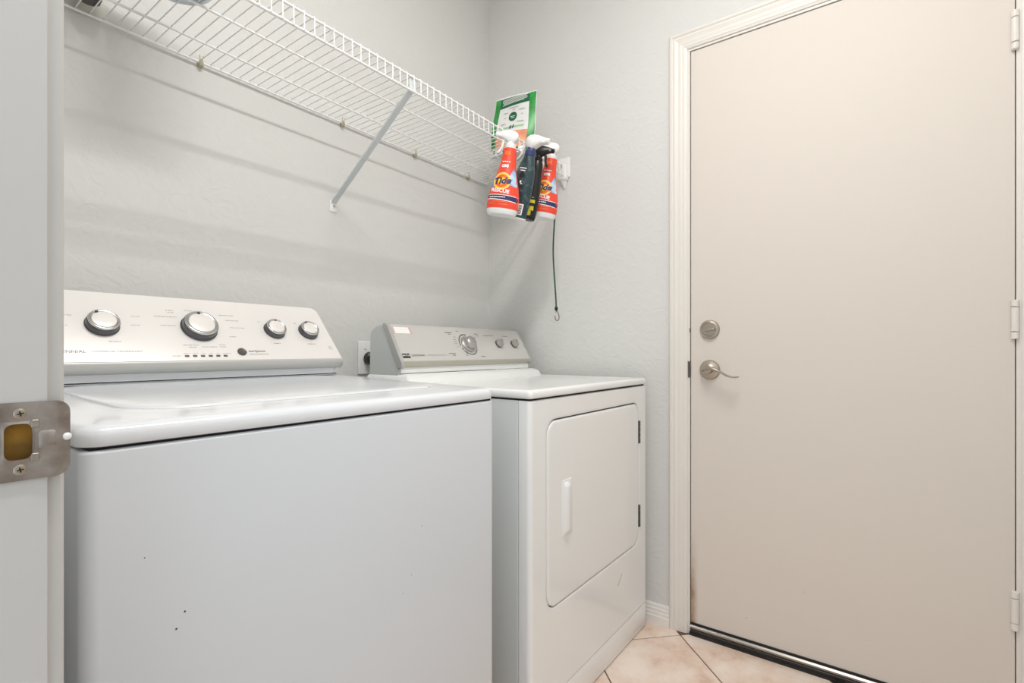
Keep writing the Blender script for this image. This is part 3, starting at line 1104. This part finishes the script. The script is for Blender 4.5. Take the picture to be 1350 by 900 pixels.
# dashes of the timer scale
bm = NB()
for a0, a1, w in ((92, 190, .0018), (200, 212, .0022), (216, 300, .0016), (345, 375, .0012)):
    disc_patch(bm, 1.388, .0705, .0425 - w, .0425 + w, kc, .0004, 18, a0=a0, a1=a1)
for a in (80, 86, 228, 236, 306, 314, 322, 330, 338, 346, 354):
    disc_patch(bm, 1.388, .0705, .0390, .0450, kc, .0004, 3, a0=a - 2.0, a1=a + 2.0)
ob('timer_scale', bm, 'inkdark', kf, origin=OY)
bars(kf, kc, OY, [(1.292, .1190, .036, .0034), (1.304, .1125, .014, .0030), (1.352, .1265, .014, .003), (1.446, .1170, .022, .0030), (1.456, .1090, .012, .0030), (1.268, .0330, .034, .0030), (1.284, .0255, .014, .003), (1.433, .0190, .022, .0036),
                  (1.326, .1010, .012, .0018), (1.322, .0900, .012, .0018), (1.320, .0800, .014, .0018), (1.319, .0730, .013, .0018), (1.323, .060, .010, .0018), (1.352, .0250, .012, .0022)], 'ink')
bars(kf, kc, OY, [(1.500, .1120, .058, .0026), (1.614, .1120, .040, .0026)], 'ink')
bm = NB()
slab(bm, [(1.0575, 1.0890, .0170, .0335, .002, 0), (1.0580, 1.0885, .0175, .0330, .002, .0008)], kc, 3)
bd = ob('brand_badge', bm, 'inkdark', dy, origin=OY)
tag(bd, 'dark rectangular brand badge with pale lettering')
print_text('lettering', 'MAYTAG', .0078, kc, 'pwhite', bd, 1.0732, .0255, align='CENTER', bold=.0001, h=.0012).data.transform(Matrix.Translation(-Vector(OY)))
print_text('lettering', 'CENTENNIAL', .0098, kc, 'ink', kf, 1.0945, .0262, h=.0004, bold=.0001).data.transform(Matrix.Translation(-Vector(OY)))
print_text('lettering', 'COMMERCIAL TECHNOLOGY', .0066, kc, 'inklight', kf, 1.1640, .0265, h=.0004).data.transform(Matrix.Translation(-Vector(OY)))
bm = NB()   # white energy sticker with pink hatched ends
grid_patch(bm, [(1.066, .1090), (1.128, .1090), (1.128, .1330), (1.066, .1330)], kc, .0004, 1, 1)
st = ob('sticker', bm, 'pwhite', dy, origin=OY)
tag(st, 'white sticker with pink hatched ends')
bm = NB()
for xa in (1.0565, 1.128):
    for q in range(3):
        grid_patch(bm, [(xa + .0035 * q, .1080), (xa + .0035 * q + .0020, .1080), (xa + .0035 * q + .0010, .1335), (xa + .0035 * q - .0010, .1335)], kc, .0005, 1, 1)
ob('hatching', bm, 'pink', st, origin=OY)

# ================================================================== WALL OUTLET AND PLUG
OO = (1.122, YW, .975)
out_ = empty('wall_outlet', OO)
tag(out_, 'white wall outlet plate half hidden behind the dryer console', 'outlet')
bm = NB()
rbox(bm, 1.0845, 1.1595, .918, 1.033, 0, .0055, .004, .0025, lambda x, z, w: (x, YW - .0005 - w, z))
ob('cover_plate', bm, 'plastic', out_, origin=OO, smooth=40)
bm = NB()
lathe(bm, [(.022, .005), (.022, .0068), (.001, .0068)], lambda a, b, c: (1.122 + a, YW - c, .973 + b), 24)
ob('receptacle', bm, 'plastic', out_, origin=OO, smooth=40)
bm = NB()
lathe(bm, [(.0028, .005), (.0026, .0066), (.001, .007)], lambda a, b, c: (1.112 + a, YW - c, 1.0045 + b), 10)
ob('screw', bm, 'screw', out_, origin=OO)
OP = (1.124, YW - .008, .973)
bm = NB()
lathe(bm, [(.021, .0072), (.023, .010), (.022, .028), (.016, .034), (.006, .036)], lambda a, b, c: (1.126 + a, YW - c, .973 + b), 20)
pg = tag(ob('power_plug', bm, 'black', origin=OP, smooth=40), 'round black power plug in the outlet behind the dryer', 'plug')
bm = NB()
tube(bm, [(1.126, YW - .034, .973), (1.126, YW - .040, .960), (1.125, YW - .040, .93), (1.12, YW - .036, .86), (1.12, YW - .03, .70), (1.15, YW - .03, .45)], .004, 8)
ob('power_cord', bm, 'black', pg, origin=OP, smooth=60)

# ================================================================== WIRE SHELF
SZ_ = 1.760
YB, YFR = 1.436, 1.040
SX0, SX1 = X0 + .004, 1.783
OS = (1.0, YB, SZ_)
ws = empty('wire_shelf', OS)
tag(ws, 'white wire shelf on the wall above the washer and dryer', 'shelf')


def rail(x0, x1, y, z, r, nm='rail'):
    bm = NB()
    tube(bm, [(x0, y, z), (x1, y, z)], r, 8)
    return ob(nm, bm, 'wire', ws, origin=OS, smooth=60)


rail(SX0, SX1, YB, SZ_ - .0045, .0032)
rail(SX0, SX1, 1.340, SZ_ - .0042, .0028)
rail(SX0, SX1, 1.200, SZ_ - .0042, .0028)
rail(SX0, SX1, YFR, SZ_ - .0040, .0032)
rail(SX0, SX1, YFR - .001, SZ_ - .0440, .0034)
PITCH = .0253
bm = NB()
yb_ = YB + .003
tube(bm, [(0, yb_, SZ_), (0, YFR - .001, SZ_), (0, YFR - .0038, SZ_ - .0015), (0, YFR - .0045, SZ_ - .005), (0, YFR - .0052, SZ_ - .0455)], .0015, 6)
w0 = ob('wire', bm, 'wire', ws, origin=(0, YB, SZ_), smooth=60)
wx = [.534 + PITCH * k for k in range(-17, 50)]
first = True
for x in wx:
    if x > SX1 - .004:
        break
    if x < SX0 + .004:
        continue
    if first:
        o = w0
        first = False
    else:
        o = w0.copy()
        COL.objects.link(o)
        o.parent = ws
    o.location = (x - OS[0], 0, 0)
# wall clips
for x in (.5865, 1.0193, 1.3445, 1.655):
    bm = NB()
    rbox(bm, x - .006, x + .006, YB - .0050, YW - .0002, SZ_ - .015, SZ_ - .001, .003, .002)
    c = ob('wall_clip', bm, 'clip', ws, origin=OS, smooth=40)
    bm = NB()
    for s in (-1, 1):
        tube(bm, [(x + s * .0028, YB - .002, SZ_ - .003), (x + s * .004, YB - .003, SZ_ + .013)], .0011, 6)
    ob('clip_hook', bm, 'clip', c, origin=OS)
# diagonal brace
A = Vector((.990, YW - .004, 1.4835))
B = Vector((.962, YFR + .004, SZ_ - .041))
bm = NB()
ax = (B - A).normalized()
sd = ax.cross(Vector((0, 0, 1))).normalized()
nn = sd.cross(ax).normalized()
hw, th = .0085, .0055
sec = [(-hw, 0), (-hw, th), (-hw + .0012, th), (-hw + .0012, .0012), (hw - .0012, .0012), (hw - .0012, th), (hw, th), (hw, 0)]
loft(bm, [[A + ax * t + sd * p + nn * q for p, q in sec] for t in (0, (B - A).length)])
br = ob('brace', bm, 'brace', ws, origin=OS)
tag(br, 'pale grey diagonal support brace')
bm = NB()
rbox(bm, .975, 1.003, 1.455, 1.4935, 0, .0022, .003, .0008, lambda x, z, w: (x, YW - .0004 - w, z))
ob('brace_foot', bm, 'plastic', br, origin=OS, smooth=40)
bm = NB()
lathe(bm, [(.0034, .0022), (.003, .0040), (.001, .0046)], lambda a, b, c: (.9912 + a, YW - c, 1.4735 + b), 12)
ob('screw', bm, 'steel', br, origin=OS)
bm = NB()   # hook plate of the brace over the front lip
box(bm, .952, .976, YFR + .0015, YFR + .0030, SZ_ - .043, SZ_ - .003)
ob('brace_hook', bm, 'brace', br, origin=OS)
# end bracket on the right wall
bm = NB()
rbox(bm, 1.020, 1.078, 1.712, 1.795, 0, .005, .006, .002, lambda y, z, w: (XW - .0005 - w, y, z))
eb = ob('end_bracket', bm, 'plastic', ws, origin=OS, smooth=40)
tag(eb, 'white plastic end bracket on the right wall')
bm = NB()
rbox(bm, 1.026, 1.062, 1.698, 1.758, .004, .030, .008, .004, lambda y, z, w: (XW - w, y, z))
ob('bracket_saddle', bm, 'plastic', eb, origin=OS, smooth=40)
bm = NB()
loft(bm, [[(XW - w, y, 1.700) for w, y in ((.004, 1.032), (.026, 1.036), (.026, 1.052), (.004, 1.056))], [(XW - w, y, 1.668) for w, y in ((.002, 1.042), (.006, 1.043), (.006, 1.047), (.002, 1.048))]])
ob('bracket_rib', bm, 'plastic', eb, origin=OS)


# ================================================================== THINGS ON THE SHELF
# dark folded bag in the left corner, with a brown bottle lying against it
OT = (.22, 1.395, SZ_ + .002)
bm = NB()
rings = []
for t, ins in ((0, .012), (.006, .003), (.02, 0), (.10, .004), (.19, .010), (.23, .022), (.245, .05)):
    rings.append([(x + .004 * math.sin(14 * x + 30 * t), y, SZ_ + .0018 + t) for x, y in rrect(.135 + ins, .3170 - ins, 1.340 + ins * .6, 1.443 - ins * .4, .016, 5)])
loft(bm, rings)
fb = tag(ob('storage_bag', bm, 'dkgrey', origin=OT, smooth=50), 'dark charcoal fabric bag in the left corner of the wire shelf', 'bag')
OT2 = (.3445, 1.394, SZ_ + .002)
bm = NB()
fbm = lambda a, b, c: (.3445 + a * .65, 1.394 + b * .65, SZ_ + .0018 + c)
lathe(bm, [(.022, 0), (.030, .003), (.034, .012), (.034, .13), (.026, .15), (.014, .16), (.014, .175)], fbm, 24)
bt = empty('squat_bottle', OT2)
tag(bt, 'dark brown bottle with yellow base standing beside the charcoal bag', 'bottle')
ob('body', bm, 'brown', bt, origin=OT2, smooth=40)
bm = NB()
lathe(bm, [(.0352, .012), (.0352, .05)], fbm, 24, False, False)
ob('label_band', bm, 'yel2', bt, origin=OT2, smooth=40)
bm = NB()
lathe(bm, [(.016, .170), (.016, .19), (.013, .193), (.001, .193)], fbm, 20)
ob('cap', bm, 'black', bt, origin=OT2, smooth=40)
# round blue-grey tub seen from below
OT3 = (.432, 1.185, SZ_ + .002)
tb = empty('plastic_tub', OT3)
tag(tb, 'round blue grey plastic tub seen through the wires from below', 'tub')
ft = lambda a, b, c: (.4320 + a, 1.1850 + b, SZ_ + .0018 + c)
bm = NB()
lathe(bm, [(.050, .004), (.058, .003), (.060, 0), (.066, .001), (.072, .006), (.076, .10), (.078, .145), (.080, .15)], ft, 40)
ob('body', bm, 'tubblue', tb, origin=OT3, smooth=40)
bm = NB()
lathe(bm, [(.083, .148), (.084, .150), (.084, .162), (.080, .165), (.001, .166)], ft, 40)
ob('lid', bm, 'plastic', tb, origin=OT3, smooth=40)

# ---- foil pouch standing at the right end
OB = (1.596, 1.162, SZ_ + .002)
pb = empty('snack_pouch', OB, (R(0), R(0), R(0)))
tag(pb, 'green and white foil pouch standing at the right end of the wire shelf', 'pouch')
bn = R(198)                   # direction the pouch faces
tx, ty = math.cos(bn + PI / 2), math.sin(bn + PI / 2)
nx, ny = math.cos(bn), math.sin(bn)
PW, PH = .087, .250


def pouch(x, z, side, off=0):
    """x -1..1, z 0..1 -> point on the front (side=-1) or back of the pouch"""
    w = PW * (1 + .045 * math.sin(PI * z) ** 2 - .03 * z)
    bulge = .034 * (1 - z) ** .8 * (1 - abs(x) ** 2.2) + .0015
    bulge = max(bulge, .0012)
    a = x * w + .012 * z
    lean = .018 * z
    sway = .006 * math.sin(3.2 * z + 1.0) + .004 * math.sin(8 * z + 2 * x)
    o = (bulge + off) * (1 if side < 0 else -1) + sway - lean
    zz = z * PH + .007 * x * z
    return (a * tx + o * nx, a * ty + o * ny, zz)


def pouch_patch(nm, pts4, mat, par, off=.0006, nx_=12, ny_=16):
    bm = NB()
    grid_patch(bm, pts4, lambda x, z, h: pouch(x, z, -1, off), 0, nx_, ny_)
    return ob(nm, bm, mat, par, smooth=60)


bm = NB()
N, Mz = 14, 16
fr, bk = [], []
for j in range(Mz + 1):
    z = j / Mz
    fr.append([bm.verts.new(pouch(-1 + 2 * i / N, z, -1)) for i in range(N + 1)])
    bk.append([bm.verts.new(pouch(-1 + 2 * i / N, z, 1)) for i in range(N + 1)])
for g in (fr, bk):
    for j in range(Mz):
        for i in range(N):
            bm.faces.new((g[j][i], g[j][i + 1], g[j + 1][i + 1], g[j + 1][i]))
for j in range(Mz):
    for i in (0, N):
        bm.faces.new((fr[j][i], bk[j][i], bk[j + 1][i], fr[j + 1][i]))
for i in range(N):
    bm.faces.new((fr[0][i], fr[0][i + 1], bk[0][i + 1], bk[0][i]))
    bm.faces.new((fr[Mz][i], fr[Mz][i + 1], bk[Mz][i + 1], bk[Mz][i]))
bd_ = ob('pouch_body', bm, 'pouch', pb, smooth=60)
pouch_patch('green_side_panel', [(-.985, .12), (-.72, .12), (-.72, .975), (-.985, .975)], 'grn', bd_, .0006, 4, 16)
pouch_patch('green_side_panel', [(.70, .04), (.985, .04), (.985, .985), (.70, .985)], 'grn', bd_, .0006, 4, 16)
pouch_patch('header_band', [(-.72, .80), (.70, .83), (.70, .972), (-.72, .965)], 'dgrn', bd_, .0008, 12, 4)
pouch_patch('picture_band', [(-.72, .10), (.70, .10), (.70, .375), (-.72, .335)], 'salmon', bd_, .0008, 12, 6)
pouch_patch('tick_band', [(-.5, .40), (.52, .435), (.52, .465), (-.5, .43)], 'palegrn', bd_, .0009, 8, 2)
bm = NB()
disc_patch(bm, -.02, .62, 0, .19, lambda x, z, h: pouch(x, .62 + (z - .62) * .42, -1, .0011), 0, 24)
ob('round_seal', bm, 'dgrn', bd_, smooth=60)
bm = NB()
pb_f = lambda x, z, h: pouch(x, z, -1, .0016)
for (x0, x1, z0, sl) in ((-.62, .60, .935, .03), (-.62, .55, .915, .03), (-.6, .6, .893, .03), (-.55, .58, .872, .03), (-.6, .45, .850, .03), (-.13, .09, .625, .0), (-.10, .06, .60, .0)):
    grid_patch(bm, [(x0, z0 - .004), (x1, z0 - .004 + sl), (x1, z0 + .004 + sl), (x0, z0 + .004)], pb_f, 0, 8, 1)
ob('fine_print', bm, 'pwhite', bd_)
bm = NB()
for (x0, x1, z0) in ((-.25, .2, .775), (-.08, .06, .735), (-.5, -.28, .70), (.24, .5, .72), (-.42, -.32, .61), (.36, .44, .64), (-.5, -.3, .50), (.2, .5, .52), (-.12, .12, .43)):
    grid_patch(bm, [(x0, z0 - .006), (x1, z0 - .006), (x1, z0 + .008), (x0, z0 + .008)], pb_f, 0, 3, 1)
ob('fine_print', bm, 'inklight', bd_)
bm = NB()
for (x0, x1, z0, z1) in ((-.10, -.04, .40, .46), (.02, .07, .41, .47), (-.98, -.85, .30, .36), (-.95, -.84, .20, .26), (-.9, -.76, .04, .09), (-.6, -.45, .02, .07), (-.3, -.1, .02, .08), (.2, .4, .03, .08)):
    grid_patch(bm, [(x0, z0), (x1, z0), (x1 + .03, z1), (x0 + .03, z1)], pb_f, 0, 3, 3)
ob('dark_motif', bm, 'slot', bd_)


# ---- spray bottles hooked over the front rail
def bottle_surface(prof):
    """prof: list of (z, half width, half depth). returns a function mapping (x, z, offset) onto the front"""
    def at(z):
        z = min(max(z, prof[0][0]), prof[-1][0])
        for (z0, a0, b0), (z1, a1, b1) in zip(prof, prof[1:]):
            if z <= z1:
                t = 0 if z1 == z0 else (z - z0) / (z1 - z0)
                return a0 + (a1 - a0) * t, b0 + (b1 - b0) * t
        return prof[-1][1], prof[-1][2]

    def f(x, z, h):
        a, b = at(z)
        q = max(-.999, min(.999, x / a))
        y = -b * math.sqrt(1 - q * q)
        L = math.hypot(q / a, (y / b) / b) or 1
        return (x + h * (q / a) / L, y + h * ((y / b) / b) / L, z)
    return f, at


def smooth_prof(keys, n=26):
    z0, z1 = keys[0][0], keys[-1][0]
    out = []
    for i in range(n + 1):
        z = z0 + (z1 - z0) * i / n
        for k in range(len(keys) - 1):
            if z <= keys[k + 1][0] + 1e-9:
                p0, p1, p2, p3 = keys[max(k - 1, 0)], keys[k], keys[k + 1], keys[min(k + 2, len(keys) - 1)]
                t = (z - p1[0]) / (p2[0] - p1[0])
                row = [z]
                for c in (1, 2):
                    m1 = (p2[c] - p0[c]) / max(p2[0] - p0[0], 1e-6) * (p2[0] - p1[0])
                    m2 = (p3[c] - p1[c]) / max(p3[0] - p1[0], 1e-6) * (p2[0] - p1[0])
                    h = (2 * t ** 3 - 3 * t ** 2 + 1) * p1[c] + (t ** 3 - 2 * t ** 2 + t) * m1 + (-2 * t ** 3 + 3 * t ** 2) * p2[c] + (t ** 3 - t ** 2) * m2
                    row.append(h)
                out.append(tuple(row))
                break
    return out


def oval_rings(prof, n=32):
    return [[(a * math.cos(2 * PI * k / n), b * math.sin(2 * PI * k / n), z) for k in range(n)] for z, a, b in prof]


def sprayer(root, z, mat, dirx=-1, mat_n=None, scale=1.0, collar='plastic', trig=None):
    """collar, head, nozzle and hooked trigger; the nozzle points along dirx * local x"""
    s = scale
    bm = NB()
    lathe(bm, [(.0150 * s, z), (.0165 * s, z + .002), (.0165 * s, z + .014 * s), (.0130 * s, z + .018 * s), (.0115 * s, z + .024 * s)], ID, 20)
    ob('collar', bm, collar, root, smooth=40)
    bm = NB()
    zz = z + .018 * s
    rings = []
    # head: sections from back to nozzle
    for (x, w, zl, zh) in ((.022, .006, .020, .030), (.019, .010, .012, .036), (.010, .0125, .004, .041), (-.004, .0130, .000, .043), (-.016, .0120, .010, .042), (-.028, .0105, .018, .040), (-.038, .0090, .021, .038), (-.044, .0075, .022, .037)):
        rings.append([(-dirx * x * s, c * w * s, zz + (zl + (zh - zl) * e) * s) for c, e in ((-1, .15), (-1, .75), (-.6, 1), (.6, 1), (1, .75), (1, .15), (.6, 0), (-.6, 0))])
    loft(bm, rings)
    h = ob('spray_head', bm, mat, root, smooth=50)
    bm = NB()
    lathe(bm, [(.0085 * s, .040 * s), (.0085 * s, .052 * s), (.0060 * s, .054 * s), (.0030 * s, .0535 * s)], lambda a, b, c: (dirx * c, a, zz + .0295 * s + b), 14)
    ob('nozzle', bm, mat_n or mat, h, smooth=40)
    bm = NB()
    dirx = trig or dirx
    pts = [(dirx * .020 * s, 0, zz + .016 * s), (dirx * .026 * s, 0, zz + .004 * s), (dirx * .028 * s, 0, zz - .010 * s), (dirx * .033 * s, 0, zz - .022 * s), (dirx * .040 * s, 0, zz - .030 * s)]
    tube(bm, pts, [.0055 * s, .005 * s, .0045 * s, .0045 * s, .0035 * s], 8)
    ob('trigger', bm, mat, h, smooth=60)


def place_bottle(name, base, face, roll, pitch=0):
    """local x = photo right on the label face, local -y = label normal, hung with a roll about the label normal"""
    o = D.objects.new(name, None)
    o.empty_display_size = .05
    COL.objects.link(o)
    rz = R(face + 90)          # label normal (local -y) points at azimuth 'face'
    o.rotation_mode = 'XYZ'
    m = Matrix.Translation(base) @ Matrix.Rotation(rz, 4, 'Z') @ Matrix.Rotation(R(pitch), 4, 'X') @ Matrix.Rotation(R(roll), 4, 'Y')
    o.matrix_world = m
    return o


def rescue_bottle(base, face, roll, label, pitch=0):
    b = place_bottle('spray_bottle', base, face, roll, pitch)
    tag(b, label, 'spray bottle', 'bottles hooked over the shelf edge')
    keys = [(0, .046, .027), (.006, .0500, .0300), (.030, .0520, .0315), (.062, .0500, .0310), (.095, .0435, .0290), (.125, .0345, .0260), (.155, .0275, .0225), (.185, .0230, .0195), (.215, .0205, .0180)]
    prof = smooth_prof(keys)
    surf, at = bottle_surface(prof)
    bm = NB()
    loft(bm, oval_rings(prof))
    ob('bottle_body', bm, 'plasticc', b, smooth=60)
    # printed sleeve, a hair proud of the body
    bm = NB()
    sl = [(z, a + .0006, c + .0006) for z, a, c in prof if z > .011]
    loft(bm, oval_rings(sl), False, False)
    s = ob('label_sleeve', bm, 'orange', b, smooth=60)

    def dec(nm, mat, h, polys):
        bm = NB()
        for q in polys:
            if isinstance(q, list):
                grid_patch(bm, q, surf, h, 14, 5)
            else:
                disc_patch(bm, *q, surf, h)
        return ob(nm, bm, mat, s, smooth=60)

    dec('pale_swirl', 'lblue', .0010, [[(.010, .098), (.0405, .090), (.0315, .132), (.024, .150)], [(.005, .094), (.0405, .088), (.0405, .099), (.010, .110)], [(-.0460, .082), (-.022, .088), (-.024, .126), (-.0375, .112)]])
    dec('navy_band', 'navy', .0011, [[(-.0500, .0470), (.0495, .0400), (.0495, .0560), (-.0500, .0580)]])
    dec('band_edge', 'pwhite', .0009, [[(-.0500, .0578), (.0495, .0558), (.0495, .0580), (-.0500, .0600)], [(-.0505, .0445), (.0500, .0375), (.0500, .0400), (-.0505, .0470)]])
    dec('logo_rim', 'pwhite', .0012, [(-.006, .103, 0, .0285, )])
    dec('logo_disc', 'yellow', .0015, [(-.006, .103, 0, .0275)])
    dec('logo_ring', 'ring', .0018, [(-.006, .103, .0120, .0215)])
    dec('logo_centre', 'yellow', .0019, [(-.006, .103, 0, .0125)])
    dec('amber_patch', 'amber', .0010, [[(-.0110, .191), (.0065, .191), (.0060, .203), (-.0105, .203)]])
    for (tx_, size, x, z, mat, kw) in (('Tide', .0300, -.006, .1035, 'navy', dict(shear=.22, bold=.0011)), ('RESCUE', .0172, -.008, .0705, 'pwhite', dict(bold=.0006)), ('OXI', .0120, -.0035, .1530, 'pwhite', dict(bold=.0009))):
        vs, fs = text_polys(tx_, size, kw.get('shear', 0), kw.get('bold', 0), 'CENTER')
        bm = NB()
        v = [bm.verts.new((x + a, 0, z + c)) for a, c in vs]
        for f in fs:
            try:
                bm.faces.new([v[i] for i in f])
            except ValueError:
                pass
        bmesh.ops.triangulate(bm, faces=bm.faces[:])
        for _ in range(2):
            bmesh.ops.subdivide_edges(bm, edges=[e for e in bm.edges if e.calc_length() > .004], cuts=1)
            bmesh.ops.triangulate(bm, faces=bm.faces[:])
        off = .0026 if tx_ == 'Tide' else .0015
        for q in bm.verts:
            q.co = surf(q.co.x, q.co.z + (.10 * -q.co.x if tx_ == 'RESCUE' else (.10 * q.co.x if tx_ == 'Tide' else 0)), off)
        ob('lettering', bm, mat, s)
    bm = NB()
    for (x0, x1, z0) in ((-.040, .012, .0510), (-.014, .006, .168)):
        x = x0
        while x < x1:
            grid_patch(bm, [(x, z0 - .0016), (x + .005, z0 - .0016), (x + .005, z0 + .0016), (x, z0 + .0016)], surf, .0016, 2, 1)
            x += .0066
    ob('fine_print', bm, 'pwhite', s)
    bm = NB()
    for (x0, x1, z0) in ((-.040, -.018, .030), (-.008, .022, .028), (-.030, .020, .0365)):
        grid_patch(bm, [(x0, z0 - .0012), (x1, z0 - .0012), (x1, z0 + .0012), (x0, z0 + .0012)], surf, .0014, 8, 1)
    ob('fine_print', bm, 'orange2', s)
    sprayer(b, .213, 'plastic')
    return b


rescue_bottle((1.308, .995, 1.442), 206, 8.0, 'orange red spray bottle with yellow round logo, leftmost of those hooked on the shelf edge', 0)
rescue_bottle((1.545, .992, 1.482), 206, 10.0, 'orange red spray bottle with yellow round logo, hanging beside the white end bracket', 0)

# dark teal bottle
b = place_bottle('spray_bottle', (1.388, 1.0, 1.450), 184, 17, 0)
tag(b, 'dark teal spray bottle with white trigger and navy collar between the other bottles', 'spray bottle', 'bottles hooked over the shelf edge')
prof = smooth_prof([(0, .040, .020), (.005, .0430, .0225), (.05, .0430, .0240), (.11, .0400, .0240), (.16, .0330, .0225), (.19, .0235, .0190), (.208, .0175, .0165)])
surf, at = bottle_surface(prof)
bm = NB()
loft(bm, oval_rings(prof))
tb_ = ob('bottle_body', bm, 'teal', b, smooth=60)
bm = NB()
lathe(bm, [(.0430, 0), (.0440, .001), (.0440, .004), (.0420, .0045)], lambda a, c, d: (a, c * .53, d - .001), 32)
ob('base_rim', bm, 'pwhite', tb_, smooth=40)
bm = NB()
disc_patch(bm, -.020, .082, 0, .022, surf, .0008, ky=1.25)
ob('white_oval', bm, 'pwhite', tb_, smooth=60)
bm = NB()
grid_patch(bm, [(.018, .012), (.034, .012), (.034, .048), (.018, .048)], surf, .0008, 6, 4)
bc = ob('barcode_patch', bm, 'pwhite', tb_, smooth=60)
bm = NB()
for k in range(7):
    z = .015 + k * .0044
    grid_patch(bm, [(.021, z), (.031, z), (.031, z + .0022), (.021, z + .0022)], surf, .0012, 4, 1)
ob('barcode', bm, 'slot', bc)
bm = NB()
for (x0, x1, z0, t) in ((-.012, .014, .163, .003), (-.006, .012, .155, .003), (.002, .008, .118, .008), (.006, .012, .112, .004)):
    grid_patch(bm, [(x0, z0 - t / 2), (x1, z0 - t / 2), (x1, z0 + t / 2), (x0, z0 + t / 2)], surf, .0008, 5, 1)
ob('fine_print', bm, 'pwhite', tb_)
bm = NB()
disc_patch(bm, .004, .140, 0, .009, surf, .0009, 16)
ob('black_emblem', bm, 'slot', tb_)
sprayer(b, .206, 'plastic', 1, scale=1.15, collar='navyc', trig=-1)

# black bottle
b = place_bottle('spray_bottle', (1.468, 1.010, 1.464), 200, 13, 0)
tag(b, 'black spray bottle with yellow lettering hooked between the teal and orange bottles', 'spray bottle', 'bottles hooked over the shelf edge')
prof = smooth_prof([(0, .032, .021), (.004, .0345, .0235), (.06, .0345, .0240), (.12, .0300, .0230), (.155, .0250, .0210), (.19, .0215, .0190), (.205, .0165, .0160)])
surf, at = bottle_surface(prof)
bm = NB()
loft(bm, oval_rings(prof))
bb = ob('bottle_body', bm, 'black', b, smooth=60)
bm = NB()
for (x0, x1, z0, z1) in ((.006, .026, .056, .068), (.010, .020, .074, .077), (.010, .026, .030, .046), (.004, .020, .012, .030), (-.010, .002, .05, .062)):
    grid_patch(bm, [(x0, z0), (x1, z0 + .001), (x1 - .001, z1), (x0 + .003, z1 - .001)], surf, .0008, 5, 3)
ob('yellow_print', bm, 'yel2', bb)
sprayer(b, .203, 'black', 1, collar='black', scale=.95)

# ---- bungee cord hanging from the shelf end
OC = (1.706, 1.034, 1.72)
bc_ = empty('bungee_cord', OC)
tag(bc_, 'green elastic cord with wire hook hanging from the shelf end', 'cord')
pts = []
for i in range(25):
    t = i / 24
    z = 1.722 - t * (1.722 - 1.168)
    pts.append((1.706 + .003 * math.sin(9 * t), 1.0345 - .004 * math.sin(2.2 * PI * t) - .016 * max(0, t - .6), z))
bm = NB()
tube(bm, pts, .0031, 8)
ob('cord', bm, 'cord', bc_, origin=OC, smooth=60)
ex, ey, ez = pts[-1]
bm = NB()
lathe(bm, [(.0035, .006), (.006, .003), (.0070, -.002), (.006, -.008), (.0030, -.011)], lambda a, c, d: (ex + a, ey + c, ez + d), 14)
ob('end_cap', bm, 'black', bc_, origin=OC, smooth=60)
hk = []
for u, v in ((0, -.010), (-.002, -.018), (.002, -.010), (.008, -.018), (.013, -.032), (.0125, -.044), (.006, -.0500), (-.001, -.0480), (-.005, -.040), (-.006, -.030)):
    hk.append((ex, ey - u, ez + v))
bm = NB()
tube(bm, hk, .0018, 6)
ob('hook', bm, 'hinge', bc_, origin=OC, smooth=60)
bm = NB()   # loop round the front rail
tube(bm, [(1.706 + .003 * math.sin(0), 1.0345 + .0075 * math.cos(a), 1.716 + .0075 * math.sin(a)) for a in [2 * PI * k / 12 for k in range(13)]], .0028, 6)
ob('loop', bm, 'cord', bc_, origin=OC, smooth=60)

# ================================================================== CEILING LIGHT (above the frame)
OL = (LAMP[0], LAMP[1], ZCEIL)
cl = empty('ceiling_light', OL)
tag(cl, 'long narrow white strip light on the ceiling above the machines', 'ceiling light')
HLX, HLY = .43, .05
bm = NB()
rbox(bm, OL[0] - HLX - .02, OL[0] + HLX + .02, OL[1] - HLY - .012, OL[1] + HLY + .012, ZCEIL - .022, ZCEIL - .0005, .006, .003)
ob('housing', bm, 'plastic', cl, origin=OL, smooth=40)
bm = NB()
rbox(bm, OL[0] - HLX, OL[0] + HLX, OL[1] - HLY, OL[1] + HLY, ZCEIL - .030, ZCEIL - .020, .006, .003)
ob('diffuser', bm, 'diffuser', cl, origin=OL, smooth=40)
ld = D.lights.new('lamp', 'AREA')
ld.shape = 'RECTANGLE'
ld.size = 2 * HLX
ld.size_y = 2 * HLY
ld.energy = LAMP_POWER
ld.color = LAMP_COLOR
lo = D.objects.new('lamp', ld)
COL.objects.link(lo)
lo.parent = cl
lo.location = (0, 0, -.034)
